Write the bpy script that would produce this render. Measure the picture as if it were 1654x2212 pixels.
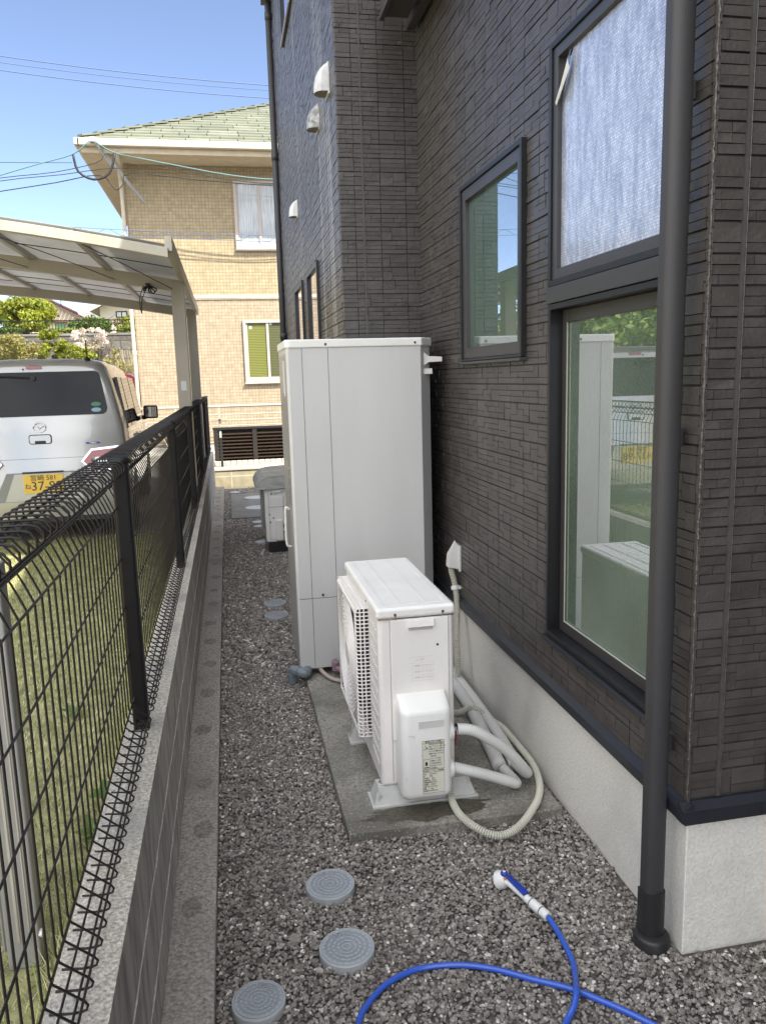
import bpy, bmesh, math, random
import numpy as np
from mathutils import Vector, Matrix
random.seed(7)
for o in list(bpy.data.objects): bpy.data.objects.remove(o)
S = bpy.context.scene
COL = S.collection
rad = math.radians
# ------------------------------------------------------------------ camera, sky, sun, exposure
cam = bpy.data.cameras.new('camera')
co = bpy.data.objects.new('camera', cam); COL.objects.link(co)
RW = ((0.98080974, -0.19302394, -0.02745917), (0.05918344, 0.16056859, 0.98524872), (-0.18576751, -0.96796668, 0.16891106))
co.matrix_world = Matrix.Translation((0, 0, 1.65)) @ Matrix(RW).transposed().to_4x4()
cam.sensor_fit = 'HORIZONTAL'; cam.sensor_width = 36.0; cam.lens = 36.0 * 1700 / 1654
cam.clip_start = 0.02; cam.clip_end = 1500
S.camera = co
SUN_EL, SUN_AZ = rad(54), rad(140)          # sun behind the camera to the right
w = bpy.data.worlds.new('World'); S.world = w; w.use_nodes = True
wn = w.node_tree
sky = wn.nodes.new('ShaderNodeTexSky'); sky.sky_type = 'NISHITA'; sky.sun_disc = False
sky.sun_elevation = SUN_EL; sky.sun_rotation = SUN_AZ
sky.altitude = 7000; sky.air_density = 1.0; sky.dust_density = 0.1; sky.ozone_density = 2.0
bg = wn.nodes['Background']; bg.inputs['Strength'].default_value = 0.15
tint = wn.nodes.new('ShaderNodeMix'); tint.data_type = 'RGBA'; tint.blend_type = 'MULTIPLY'; tint.inputs['Factor'].default_value = 1
tint.inputs['B'].default_value = (1.18, 1.0, .86, 1); wn.links.new(sky.outputs['Color'], tint.inputs['A'])
# unseen white cloud banks added as fill light, behind the camera and overhead (clear blue to the north, where the camera looks)
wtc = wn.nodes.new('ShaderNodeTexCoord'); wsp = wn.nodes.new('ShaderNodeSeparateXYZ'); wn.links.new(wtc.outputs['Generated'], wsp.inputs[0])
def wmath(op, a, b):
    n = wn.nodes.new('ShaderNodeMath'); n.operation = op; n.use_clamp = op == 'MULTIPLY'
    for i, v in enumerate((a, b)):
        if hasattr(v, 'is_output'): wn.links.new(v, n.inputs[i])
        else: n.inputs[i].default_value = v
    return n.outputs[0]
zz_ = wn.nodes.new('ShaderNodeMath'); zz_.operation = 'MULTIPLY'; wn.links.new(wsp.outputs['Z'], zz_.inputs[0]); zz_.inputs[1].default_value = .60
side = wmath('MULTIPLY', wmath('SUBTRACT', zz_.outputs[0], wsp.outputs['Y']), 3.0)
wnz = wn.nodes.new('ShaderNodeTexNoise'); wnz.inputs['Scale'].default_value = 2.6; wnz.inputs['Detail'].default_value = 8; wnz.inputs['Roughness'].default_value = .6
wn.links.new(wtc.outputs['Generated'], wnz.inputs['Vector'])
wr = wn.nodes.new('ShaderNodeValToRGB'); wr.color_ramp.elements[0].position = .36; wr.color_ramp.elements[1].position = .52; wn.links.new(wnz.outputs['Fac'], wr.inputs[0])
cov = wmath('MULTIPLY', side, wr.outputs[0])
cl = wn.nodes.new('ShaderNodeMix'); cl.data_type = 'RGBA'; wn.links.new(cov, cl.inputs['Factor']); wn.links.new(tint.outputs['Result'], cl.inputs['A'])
CLOUD_FILL = 7.0
cl.inputs['B'].default_value = (CLOUD_FILL * .97, CLOUD_FILL * .98, CLOUD_FILL, 1)
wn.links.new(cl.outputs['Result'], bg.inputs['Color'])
sl = bpy.data.lights.new('sun', 'SUN'); sl.energy = 3.6; sl.angle = rad(0.5); sl.color = (1, 0.93, 0.80)
so = bpy.data.objects.new('sun', sl); COL.objects.link(so)
sd = Vector((math.sin(SUN_AZ) * math.cos(SUN_EL), math.cos(SUN_AZ) * math.cos(SUN_EL), math.sin(SUN_EL)))
so.rotation_euler = sd.to_track_quat('Z', 'Y').to_euler()
so.location = (8, -8, 20)
S.view_settings.view_transform = 'Standard'; S.view_settings.look = 'None'
S.view_settings.exposure = 1.65; S.view_settings.gamma = 1; S.view_settings.use_curve_mapping = False
S.render.engine = 'CYCLES'
S.cycles.use_denoising = True
S.cycles.max_bounces = 8; S.cycles.diffuse_bounces = 4; S.cycles.glossy_bounces = 4
S.cycles.caustics_reflective = False; S.cycles.caustics_refractive = False

# ------------------------------------------------------------------ materials
def mat(name, col, rough=0.6, metal=0.0, var=0.12, vs=6.0, vd=None, stain=None, st=(0, 0), ss=1.2, bump=0.0, bs=80.0,
        spec=0.5, coat=0.0, island=None, stretch=None, speck=None, trans=0.0):
    """col base colour; var/vs fine value variation; stain colour patches; bump grain; island = colours per loose piece"""
    m = bpy.data.materials.new(name); m.use_nodes = True
    nt = m.node_tree; N = nt.nodes; L = nt.links
    p = N['Principled BSDF']
    p.inputs['Roughness'].default_value = rough; p.inputs['Metallic'].default_value = metal
    p.inputs['Specular IOR Level'].default_value = spec; p.inputs['Coat Weight'].default_value = coat
    p.inputs['Coat Roughness'].default_value = 0.04
    tc = N.new('ShaderNodeTexCoord'); vec = tc.outputs['Object']
    if stretch:
        mp = N.new('ShaderNodeMapping'); mp.inputs['Scale'].default_value = stretch
        L.new(vec, mp.inputs['Vector']); vec2 = mp.outputs['Vector']
    else: vec2 = vec
    def noise(scale, detail=4, v=None):
        n = N.new('ShaderNodeTexNoise'); n.inputs['Scale'].default_value = scale; n.inputs['Detail'].default_value = detail
        L.new(v or vec2, n.inputs['Vector']); return n.outputs['Fac']
    def ramp(f, a, b, ca=(0, 0, 0, 1), cb=(1, 1, 1, 1)):
        r = N.new('ShaderNodeValToRGB'); r.color_ramp.elements[0].position = a; r.color_ramp.elements[1].position = b
        r.color_ramp.elements[0].color = ca; r.color_ramp.elements[1].color = cb
        L.new(f, r.inputs['Fac']); return r
    def mix(a, b, f, mode='MIX'):
        x = N.new('ShaderNodeMix'); x.data_type = 'RGBA'; x.blend_type = mode
        for s_, v in ((x.inputs['Factor'], f), (x.inputs['A'], a), (x.inputs['B'], b)):
            if hasattr(v, 'is_output'): L.new(v, s_)
            elif isinstance(v, (int, float)): s_.default_value = v
            else: s_.default_value = (*v, 1)
        return x.outputs['Result']
    if island:
        g = N.new('ShaderNodeNewGeometry'); r = N.new('ShaderNodeValToRGB'); r.color_ramp.interpolation = 'LINEAR'
        els = r.color_ramp.elements
        for k, (pos, c) in enumerate(island):
            e = els[k] if k < 2 else els.new(pos)
            e.position = pos; e.color = (*c, 1)
        L.new(g.outputs['Random Per Island'], r.inputs['Fac']); c = r.outputs['Color']
    else:
        c = mix(col, col, 0.0)
    if var:
        r = ramp(noise(vs), 0.3, 0.7, (1 - var,) * 3 + (1,), (1 + var * .6,) * 3 + (1,))
        c = mix(c, r.outputs['Color'], 1.0, 'MULTIPLY')
    if stain:
        r = ramp(noise(ss, 6), st[0] or 0.5, st[1] or 0.68)
        c = mix(c, stain, r.outputs['Color'])
    if speck:
        r = ramp(noise(speck[1], 2), 0.62, 0.7)
        c = mix(c, speck[0], r.outputs['Color'])
    L.new(c, p.inputs['Base Color'])
    if bump:
        b = N.new('ShaderNodeBump'); b.inputs['Strength'].default_value = min(1, bump); b.inputs['Distance'].default_value = 0.004
        L.new(noise(bs, 3), b.inputs['Height']); L.new(b.outputs['Normal'], p.inputs['Normal'])
    if trans:
        t = N.new('ShaderNodeBsdfTranslucent'); L.new(c, t.inputs['Color'])
        ms = N.new('ShaderNodeMixShader'); ms.inputs[0].default_value = trans
        L.new(p.outputs[0], ms.inputs[1]); L.new(t.outputs[0], ms.inputs[2]); L.new(ms.outputs[0], N['Material Output'].inputs['Surface'])
    return m

def tile_mat(name, c1, c2, mortar, sx, sy, axis='x', rough=0.8, msize=0.03, bump=0.5, offset=0.0, var=0.25):
    """grid of tiles on an upright wall; axis = horizontal axis of the wall"""
    m = mat(name, c1, rough); nt = m.node_tree; N = nt.nodes; L = nt.links; p = N['Principled BSDF']
    tc = N.new('ShaderNodeTexCoord'); sp = N.new('ShaderNodeSeparateXYZ'); cb = N.new('ShaderNodeCombineXYZ')
    L.new(tc.outputs['Object'], sp.inputs[0]); L.new(sp.outputs['X' if axis == 'x' else 'Y'], cb.inputs[0]); L.new(sp.outputs['Z'], cb.inputs[1])
    b = N.new('ShaderNodeTexBrick'); L.new(cb.outputs[0], b.inputs['Vector'])
    b.offset = offset; b.inputs['Scale'].default_value = 1; b.inputs['Brick Width'].default_value = sx; b.inputs['Row Height'].default_value = sy
    b.inputs['Mortar Size'].default_value = msize; b.inputs['Color1'].default_value = (*c1, 1); b.inputs['Color2'].default_value = (*c2, 1)
    b.inputs['Mortar'].default_value = (*mortar, 1)
    n = N.new('ShaderNodeTexNoise'); n.inputs['Scale'].default_value = 9; n.inputs['Detail'].default_value = 8; L.new(tc.outputs['Object'], n.inputs['Vector'])
    r = N.new('ShaderNodeValToRGB'); r.color_ramp.elements[0].position = .3; r.color_ramp.elements[1].position = .7
    r.color_ramp.elements[0].color = (1 - var,) * 3 + (1,); r.color_ramp.elements[1].color = (1.1, 1.1, 1.1, 1); L.new(n.outputs['Fac'], r.inputs[0])
    x = N.new('ShaderNodeMix'); x.data_type = 'RGBA'; x.blend_type = 'MULTIPLY'; x.inputs['Factor'].default_value = 1
    L.new(b.outputs['Color'], x.inputs['A']); L.new(r.outputs['Color'], x.inputs['B']); L.new(x.outputs['Result'], p.inputs['Base Color'])
    bp = N.new('ShaderNodeBump'); bp.inputs['Strength'].default_value = bump; bp.inputs['Distance'].default_value = 0.01; bp.invert = True
    L.new(b.outputs['Fac'], bp.inputs['Height']); L.new(bp.outputs['Normal'], p.inputs['Normal'])
    return m

M = {}
M['siding'] = mat('dark_siding', (.06, .056, .055), .38, var=.22, vs=14, bump=.5, bs=90, spec=.5,
                  island=[(0, (.061, .054, .050)), (.5, (.069, .061, .056)), (1, (.078, .069, .064))], stain=(.095, .088, .083), st=(.58, .8), ss=3.0)
M['groove'] = mat('siding_base', (.04, .037, .036), .6, var=.2)
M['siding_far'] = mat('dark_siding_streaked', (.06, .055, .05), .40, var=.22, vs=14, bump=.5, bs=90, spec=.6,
                  island=[(0, (.080, .070, .062)), (.5, (.098, .086, .076)), (1, (.115, .10, .09))], stain=(.22, .21, .20), st=(.56, .78), ss=1.1, stretch=(3, 3, .35))  # pale upright patches paint in the silvery sky sheen
m_ = M['siding_far']; nt = m_.node_tree; N = nt.nodes; L = nt.links; p_ = N['Principled BSDF']; src = p_.inputs['Base Color'].links[0].from_socket
tc_ = N.new('ShaderNodeTexCoord'); sp_ = N.new('ShaderNodeSeparateXYZ'); L.new(tc_.outputs['Object'], sp_.inputs[0])
def fmath(op, a, b=None):
    n = N.new('ShaderNodeMath'); n.operation = op
    for i, v in enumerate((a, b)):
        if v is None: continue
        if hasattr(v, 'is_output'): L.new(v, n.inputs[i])
        else: n.inputs[i].default_value = v
    return n.outputs[0]
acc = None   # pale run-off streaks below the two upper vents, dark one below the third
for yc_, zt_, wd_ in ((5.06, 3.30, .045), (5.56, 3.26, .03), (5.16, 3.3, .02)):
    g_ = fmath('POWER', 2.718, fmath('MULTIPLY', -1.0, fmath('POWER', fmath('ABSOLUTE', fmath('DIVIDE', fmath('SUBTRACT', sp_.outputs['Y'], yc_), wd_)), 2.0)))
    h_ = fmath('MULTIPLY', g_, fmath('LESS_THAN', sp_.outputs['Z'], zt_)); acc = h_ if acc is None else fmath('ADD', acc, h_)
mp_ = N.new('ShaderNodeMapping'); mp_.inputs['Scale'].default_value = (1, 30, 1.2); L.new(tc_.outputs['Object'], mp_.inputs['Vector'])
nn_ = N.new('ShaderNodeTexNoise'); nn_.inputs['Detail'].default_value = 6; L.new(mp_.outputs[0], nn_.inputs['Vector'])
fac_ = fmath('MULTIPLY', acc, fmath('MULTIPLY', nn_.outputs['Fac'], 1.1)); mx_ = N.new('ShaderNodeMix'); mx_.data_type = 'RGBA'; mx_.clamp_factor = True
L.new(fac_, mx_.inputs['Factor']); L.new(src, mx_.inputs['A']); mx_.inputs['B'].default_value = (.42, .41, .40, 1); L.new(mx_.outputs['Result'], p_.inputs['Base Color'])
M['caulk'] = mat('dark_caulk', (.075, .07, .065), .45, var=.2, vs=30)
M['sealer'] = mat('corner_sealer', (.095, .087, .080), .2, var=.4, vs=60, bump=.9, bs=150)
M['found'] = mat('foundation_render', (.74, .715, .655), .85, var=.14, vs=120, bump=.6, bs=120, stain=(.56, .545, .51), st=(.5, .78), ss=3.2)
M['flash'] = mat('black_flashing', (.022, .024, .032), .35, var=.1)
M['frame'] = mat('dark_window_frame', (.042, .039, .038), .4, var=.06, spec=.6)
M['frame_blk'] = mat('black_window_reveal', (.010, .010, .011), .4, var=.05)
M['pipe'] = mat('dark_pipe', (.042, .040, .042), .5, var=.08, vs=3)
M['pipe_blk'] = mat('black_boot', (.022, .021, .022), .45, var=.1)
M['white'] = mat('aged_white_paint', (.80, .79, .76), .38, var=.05, vs=3, stain=(.70, .685, .65), st=(.55, .8), ss=4, bump=.04, bs=300)
M['cream'] = mat('aged_cream_paint', (.80, .765, .73), .4, var=.05, vs=3, stain=(.71, .67, .63), st=(.58, .82), ss=6, bump=.05, bs=300)
M['tank'] = mat('tank_panel', (.56, .555, .545), .42, var=.05, vs=2.5, stretch=(2.5, 2.5, .5), bump=.06, bs=350, stain=(.51, .505, .49), st=(.56, .85), ss=1.5)
M['tank_side'] = mat('tank_steel', (.42, .415, .40), .3, metal=.35, var=.06, vs=3)
M['seam'] = mat('dark_seam', (.05, .05, .05), .7, var=0)
M['hole'] = mat('black_inside', (.012, .012, .014), .7, var=0)
M['rust'] = mat('rusty_screw', (.07, .03, .018), .7, var=.4, vs=200)
M['ruststain'] = mat('rust_stain', (.42, .25, .14), .7, var=.4, vs=150)
M['print'] = mat('grey_print', (.22, .22, .22), .6, var=0)
M['emboss'] = mat('emboss_shade', (.60, .58, .565), .4, var=0)  # darker than the casing, paints in the shade of raised marks
M['label'] = mat('cream_label', (.66, .64, .54), .45, var=.05)
M['ink'] = mat('black_ink', (.02, .02, .022), .5, var=0)
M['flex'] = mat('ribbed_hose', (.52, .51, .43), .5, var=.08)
M['flex_dk'] = mat('hose_valley_shade', (.22, .21, .17), .6, var=.08)  # shade between the ribs put into the colour
M['wrap'] = mat('white_pipe_wrap', (.70, .70, .67), .6, var=.05)
M['wrap_dk'] = mat('pipe_wrap_thread', (.56, .56, .53), .6, var=.05)
M['duct'] = mat('grey_white_duct', (.60, .60, .58), .5, var=.06)
M['pvc'] = mat('grey_pvc', (.16, .19, .22), .4, var=.1)
M['conc'] = mat('wet_concrete', (.29, .275, .24), .8, var=.5, vs=85, bump=1, bs=120, stain=(.135, .125, .105), st=(.46, .6), ss=2.2, speck=((.42, .40, .36), 130))
M['kerb'] = mat('pebbled_kerb', (.38, .355, .32), .9, var=.5, vs=95, bump=1, bs=140, stain=(.24, .225, .205), st=(.52, .7), ss=2.2, speck=((.6, .58, .53), 180))
M['block_top'] = mat('block_wall_top', (.50, .47, .415), .9, var=.5, vs=110, bump=1, bs=160, stain=(.28, .275, .26), st=(.52, .72), ss=3)
M['block_side'] = mat('block_wall_streaked_face', (.40, .38, .355), .9, var=.42, vs=26, bump=.8, bs=120, stretch=(1, 1, .25), stain=(.48, .44, .40), st=(.5, .62), ss=14)
M['crack'] = mat('pale_crack', (.55, .52, .48), .9, var=.3, vs=60)
M['patch'] = mat('kerb_dark_patch', (.27, .25, .225), .9, var=.5, vs=95, bump=1, bs=200)
M['gravel_bed'] = mat('gravel_bed', (.10, .088, .08), .95, var=.4, vs=60, bump=1, bs=120)
M['stone'] = mat('gravel_stones', (.1, .1, .1), .85, var=.3, vs=260, bump=.6, bs=300,
                 island=[(0, (.135, .115, .100)), (.3, (.212, .186, .166)), (.6, (.290, .262, .236)), (.82, (.355, .325, .295)), (.955, (.44, .41, .375)), (.985, (.78, .75, .69))])
M['lid'] = mat('grey_lid', (.37, .40, .435), .5, var=.08, vs=10)
M['lid_base'] = mat('lid_groove_shade', (.28, .30, .325), .6, var=.1)  # darker base colour stands in for shade between the blocks
M['lid_pale'] = mat('pale_far_lid', (.48, .52, .57), .5, var=.1, vs=30)
M['lid_rim'] = mat('lid_rim', (.40, .42, .44), .55, var=.1, vs=10)
M['fence'] = mat('black_fence', (.010, .009, .009), .5, var=.15, vs=20, spec=.3)
M['fence_wire'] = mat('fence_wire', (.015, .012, .012), .45, var=.2, vs=20, spec=.35)
M['knob'] = mat('grey_knob', (.17, .16, .15), .6, var=.2, vs=80)
M['hose'] = mat('blue_hose', (.035, .105, .52), .22, var=.12, vs=200, spec=.6)
M['hose_dk'] = mat('blue_handle', (.018, .05, .32), .25, var=.05)
M['nozzle'] = mat('white_nozzle', (.72, .72, .70), .35, var=.04)
M['grey_rub'] = mat('grey_ring', (.15, .15, .15), .5, var=.05)
M['orange'] = mat('orange_ring', (.75, .28, .06), .4, var=.05)
M['lawn'] = mat('lawn_soil', (.28, .27, .14), .95, var=.5, vs=12, bump=1, bs=60)
M['blade'] = mat('grass_blades', (.2, .2, .1), .6, var=0, island=[(0, (.16, .23, .05)), (.35, (.33, .37, .12)), (.7, (.56, .54, .27)), (1, (.76, .71, .48))], trans=.3)
M['weed'] = mat('weed_leaves', (.12, .20, .05), .5, var=.15, trans=.35)
M['pave'] = mat('yard_concrete', (.34, .325, .30), .9, var=.25, vs=8, bump=.6, bs=100, stain=(.15, .15, .145), st=(.5, .7), ss=.8)
M['alu'] = mat('grey_aluminium', (.30, .295, .285), .45, metal=.25, var=.04)
M['alu_br'] = mat('bronze_aluminium', (.33, .30, .25), .42, metal=.25, var=.08, vs=3)
M['alu_lt'] = mat('pale_aluminium', (.43, .40, .33), .5, metal=.1, var=.15, vs=4)
M['poly'] = mat('grey_polycarbonate', (.46, .46, .46), .35, var=.08, trans=.5)
M['paper'] = mat('white_paper', (.62, .66, .70), .7, var=.03)
M['cord'] = mat('black_cord', (.015, .015, .016), .6, var=0)
M['earth'] = mat('bare_ground', (.16, .14, .10), .95, var=.3, vs=1, stain=(.08, .11, .04), ss=.3)

# ------------------------------------------------------------------ helpers
class MB:
    def __init__(s): s.v = []; s.f = []; s.mi = []
    def add(s, vs, fs, mi=0):
        b = len(s.v); s.v += [tuple(v) for v in vs]; s.f += [tuple(b + i for i in f) for f in fs]; s.mi += [mi] * len(fs)
    def box(s, x0, x1, y0, y1, z0, z1, mi=0):
        s.add([(x0, y0, z0), (x1, y0, z0), (x1, y1, z0), (x0, y1, z0), (x0, y0, z1), (x1, y0, z1), (x1, y1, z1), (x0, y1, z1)],
              [(0, 3, 2, 1), (4, 5, 6, 7), (0, 1, 5, 4), (1, 2, 6, 5), (2, 3, 7, 6), (3, 0, 4, 7)], mi)
    def bar(s, a, b, w, h, up=(0, 0, 1), mi=0):
        a = Vector(a); b = Vector(b); d = (b - a).normalized(); sx = d.cross(Vector(up)).normalized(); u = sx.cross(d).normalized()
        vs = []
        for p in (a, b):
            for i, j in ((-1, -1), (1, -1), (1, 1), (-1, 1)): vs.append(p + sx * (w / 2 * i) + u * (h / 2 * j))
        s.add(vs, [(3, 2, 1, 0), (4, 5, 6, 7), (0, 1, 5, 4), (1, 2, 6, 5), (2, 3, 7, 6), (3, 0, 4, 7)], mi)
    def tube(s, path, r, n=8, caps=True, mi=0, rfun=None):
        P = [Vector(p) for p in path]; k = len(P); rings = []
        t = (P[1] - P[0]).normalized(); ref = Vector((0, 0, 1)) if abs(t.z) < .9 else Vector((1, 0, 0))
        u = t.cross(ref).normalized()
        for i in range(k):
            t = ((P[min(i + 1, k - 1)] - P[max(i - 1, 0)])).normalized()
            u = (u - t * u.dot(t)).normalized(); v = t.cross(u)
            rr = rfun(i) if rfun else (r[i] if isinstance(r, (list, tuple)) else r)
            rings.append([P[i] + (u * math.cos(2 * math.pi * j / n) + v * math.sin(2 * math.pi * j / n)) * rr for j in range(n)])
        vs = [p for g in rings for p in g]; fs = []
        for i in range(k - 1):
            for j in range(n): fs.append((i * n + j, i * n + (j + 1) % n, (i + 1) * n + (j + 1) % n, (i + 1) * n + j))
        if caps: fs.append(tuple(range(n))[::-1]); fs.append(tuple((k - 1) * n + j for j in range(n)))
        s.add(vs, fs, mi)
    def prism(s, poly, axis, a, b, mi=0):
        """poly in the plane across axis ('x': (y,z), 'y': (x,z), 'z': (x,y))"""
        def P(p, t): return {'x': (t, p[0], p[1]), 'y': (p[0], t, p[1]), 'z': (p[0], p[1], t)}[axis]
        n = len(poly); vs = [P(p, a) for p in poly] + [P(p, b) for p in poly]
        fs = [tuple(range(n))[::-1], tuple(range(n, 2 * n))] + [(i, (i + 1) % n, n + (i + 1) % n, n + i) for i in range(n)]
        s.add(vs, fs, mi)
    def lathe(s, prof, c, n=32, mi=0, caps=True):
        vs = []; fs = []; k = len(prof)
        for r, z in prof:
            for j in range(n): vs.append((c[0] + r * math.cos(2 * math.pi * j / n), c[1] + r * math.sin(2 * math.pi * j / n), c[2] + z))
        for i in range(k - 1):
            for j in range(n): fs.append((i * n + j, i * n + (j + 1) % n, (i + 1) * n + (j + 1) % n, (i + 1) * n + j))
        if caps: fs.append(tuple(range(n))[::-1]); fs.append(tuple((k - 1) * n + j for j in range(n)))
        s.add(vs, fs, mi)
    def build(s, name, m, parent=None, bevel=0, smooth=False, local=False, seg=2, fix=True):
        me = bpy.data.meshes.new(name); me.from_pydata(s.v, [], s.f)
        ms = m if isinstance(m, (list, tuple)) else [m]
        for q in ms: me.materials.append(M[q] if isinstance(q, str) else q)
        if len(ms) > 1: me.polygons.foreach_set('material_index', s.mi)
        if fix:
            b = bmesh.new(); b.from_mesh(me); bmesh.ops.recalc_face_normals(b, faces=b.faces); b.to_mesh(me); b.free()
        if smooth: me.shade_smooth()
        o = bpy.data.objects.new(name, me); COL.objects.link(o)
        if bevel:
            md = o.modifiers.new('bevel', 'BEVEL'); md.width = bevel; md.segments = seg; md.limit_method = 'ANGLE'; md.angle_limit = rad(35)
            if not smooth: me.shade_smooth()
            md.harden_normals = True
        attach(o, parent, local); return o

def world_off(p):
    v = Vector((0, 0, 0))
    while p: v += p.location; p = p.parent
    return v
def attach(o, parent, local=False):
    if parent:
        o.parent = parent
        if not local: o.location = -world_off(parent)
def tag(o, label=None, cat=None, group=None, kind=None):
    if label: o['label'] = label
    if cat: o['category'] = cat
    if group: o['group'] = group
    if kind: o['kind'] = kind
    return o
def thing(name, label, cat, loc, group=None, rz=0):
    o = bpy.data.objects.new(name, None); COL.objects.link(o); o.location = loc; o.rotation_euler = (0, 0, rz)
    o.empty_display_size = .2
    return tag(o, label, cat, group)
def curve_pts(pts, n=8):
    P = [Vector(p) for p in pts]; out = []
    for i in range(len(P) - 1):
        p0 = P[max(i - 1, 0)]; p1 = P[i]; p2 = P[i + 1]; p3 = P[min(i + 2, len(P) - 1)]
        for k in range(n):
            t = k / n
            out.append(0.5 * ((2 * p1) + (-p0 + p2) * t + (2 * p0 - 5 * p1 + 4 * p2 - p3) * t * t + (-p0 + 3 * p1 - 3 * p2 + p3) * t ** 3))
    out.append(P[-1]); return out
def resample(pts, step):
    P = [Vector(p) for p in pts]; out = [P[0].copy()]; acc = 0
    for a, b in zip(P[:-1], P[1:]):
        L = (b - a).length
        while acc + L >= step:
            a = a.lerp(b, (step - acc) / L); L = (b - a).length; out.append(a.copy()); acc = 0
        acc += L
    out.append(P[-1].copy()); return out
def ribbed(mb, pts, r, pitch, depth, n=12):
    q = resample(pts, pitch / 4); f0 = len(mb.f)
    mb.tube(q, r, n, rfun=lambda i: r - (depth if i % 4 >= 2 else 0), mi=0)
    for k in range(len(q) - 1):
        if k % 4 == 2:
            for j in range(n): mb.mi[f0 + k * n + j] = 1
def text(name, body, size, loc, xdir, ydir, m, parent=None, depth=0.0006, align='CENTER', local=False, sx=1.0):
    c = bpy.data.curves.new(name, 'FONT'); c.body = body; c.size = size; c.extrude = depth; c.align_x = align; c.align_y = 'CENTER'; c.resolution_u = 2
    t = bpy.data.objects.new('tmp', c); COL.objects.link(t)
    me = bpy.data.meshes.new_from_object(t.evaluated_get(bpy.context.evaluated_depsgraph_get()))
    bpy.data.objects.remove(t); me.name = name
    X = Vector(xdir).normalized(); Y = Vector(ydir).normalized(); Z = X.cross(Y)
    me.transform(Matrix.Translation(Vector(loc)) @ Matrix((X * sx, Y, Z)).transposed().to_4x4())
    me.materials.clear(); me.materials.append(M[m])
    o = bpy.data.objects.new(name, me); COL.objects.link(o); attach(o, parent, local); return o
def np_mesh(name, V, F, m, smooth=False):
    me = bpy.data.meshes.new(name); nv = len(V); nf = len(F); k = F.shape[1]
    me.vertices.add(nv); me.vertices.foreach_set('co', V.astype(np.float32).ravel())
    me.loops.add(nf * k); me.loops.foreach_set('vertex_index', F.astype(np.int32).ravel())
    me.polygons.add(nf); me.polygons.foreach_set('loop_start', np.arange(0, nf * k, k, dtype=np.int32))
    me.polygons.foreach_set('loop_total', np.full(nf, k, dtype=np.int32))
    me.materials.append(M[m]); me.update(calc_edges=True); me.validate()
    if not smooth: me.shade_flat()
    o = bpy.data.objects.new(name, me); COL.objects.link(o); return o

# ------------------------------------------------------------------ ground and terrain
def sheet(name, x0, x1, y0, y1, z, m, n=1):
    mb = MB(); mb.add([(x0, y0, z), (x1, y0, z), (x1, y1, z), (x0, y1, z)], [(0, 1, 2, 3)])
    return tag(mb.build(name, m, fix=False), kind='structure')
sheet('ground', -600, 600, -600, 600, -.06, 'earth')
sheet('gravel_bed', -.30, 3.2, -8, 12.42, -.004, 'gravel_bed')
mb = MB(); mb.box(-60, -.362, -12, 30.2, -.05, .25); mb.box(-.362, 30, 12.62, 30.2, -.05, .25)
tag(mb.build('parking_pavement', 'pave'), kind='structure')
sheet('lawn', -7, -.364, .2, 7.65, .256, 'lawn')
mb = MB(); mb.add([(-40, 30.3, 3.42), (14, 30.3, 3.42), (14, 50, 4.7), (-40, 50, 4.7), (-40, 140, 6), (14, 140, 6)], [(0, 1, 2, 3), (3, 2, 5, 4)])
tag(mb.build('terrace_ground', mat('terrace_soil', (.20, .19, .10), .95, var=.4, vs=2), fix=False), kind='structure')

# kerb and its dark patches
mb = MB(); mb.box(-.262, -.126, -4, 12.40, -.1, .045)
kb = tag(mb.build('kerb', 'kerb', bevel=.006), kind='structure')

rng = np.random.default_rng(3)
def stones(name, n, x0, x1, y0, y1, smin, smax, excl, label, zoff=0.0):
    ico = bmesh.new(); bmesh.ops.create_icosphere(ico, subdivisions=1, radius=1)
    base = np.array([v.co[:] for v in ico.verts]); F0 = np.array([[v.index for v in f.verts] for f in ico.faces]); ico.free()
    vars_ = [base * (1 + rng.uniform(-.32, .28, (12, 1))) for _ in range(14)]
    X = rng.uniform(x0, x1, n); Y = rng.uniform(y0, y1, n)
    keep = np.ones(n, bool)
    for e in excl: keep &= ~e(X, Y)
    X = X[keep]; Y = Y[keep]; n = len(X)
    s = rng.uniform(smin, smax, n) * np.where(rng.random(n) < .06, 1.45, 1)
    sc = s[:, None] * rng.uniform([.85, .6, .45], [1.25, .95, .75], (n, 3))
    vi = rng.integers(0, 14, n); B = np.array(vars_)[vi] * sc[:, None, :]
    a = rng.uniform(0, 2 * np.pi, n); b = rng.uniform(-.7, .7, n)
    ca, sa, cb, sb = np.cos(a), np.sin(a), np.cos(b), np.sin(b)
    x, y, z = B[..., 0], B[..., 1], B[..., 2]
    y, z = y * cb[:, None] - z * sb[:, None], y * sb[:, None] + z * cb[:, None]
    x, y = x * ca[:, None] - y * sa[:, None], x * sa[:, None] + y * ca[:, None]
    lump = .004 * np.sin(X * 9 + 1) * np.sin(Y * 7) 
    V = np.stack([x + X[:, None], y + Y[:, None], z + (rng.uniform(-.002, .006, n) + zoff + lump)[:, None]], -1).reshape(-1, 3)
    F = (F0[None] + (np.arange(n) * 12)[:, None, None]).reshape(-1, 3)
    return tag(np_mesh(name, V, F, 'stone'), label, 'gravel', kind='stuff')
LIDS = [(.237, 2.33, .080), (.247, 2.03, .081), (-.012, 1.888, .072), (.261, 5.71, .084), (.252, 5.40, .084),
        (.28, 9.196, .075), (.283, 8.913, .075), (.27, 8.02, .075), (.03, 11.85, .075), (.32, 11.133, .165), (.31, 10.22, .165)]
ex = [lambda X, Y, l=l: (X - l[0]) ** 2 + (Y - l[1]) ** 2 < (l[2] + .002) ** 2 for l in LIDS]
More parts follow.
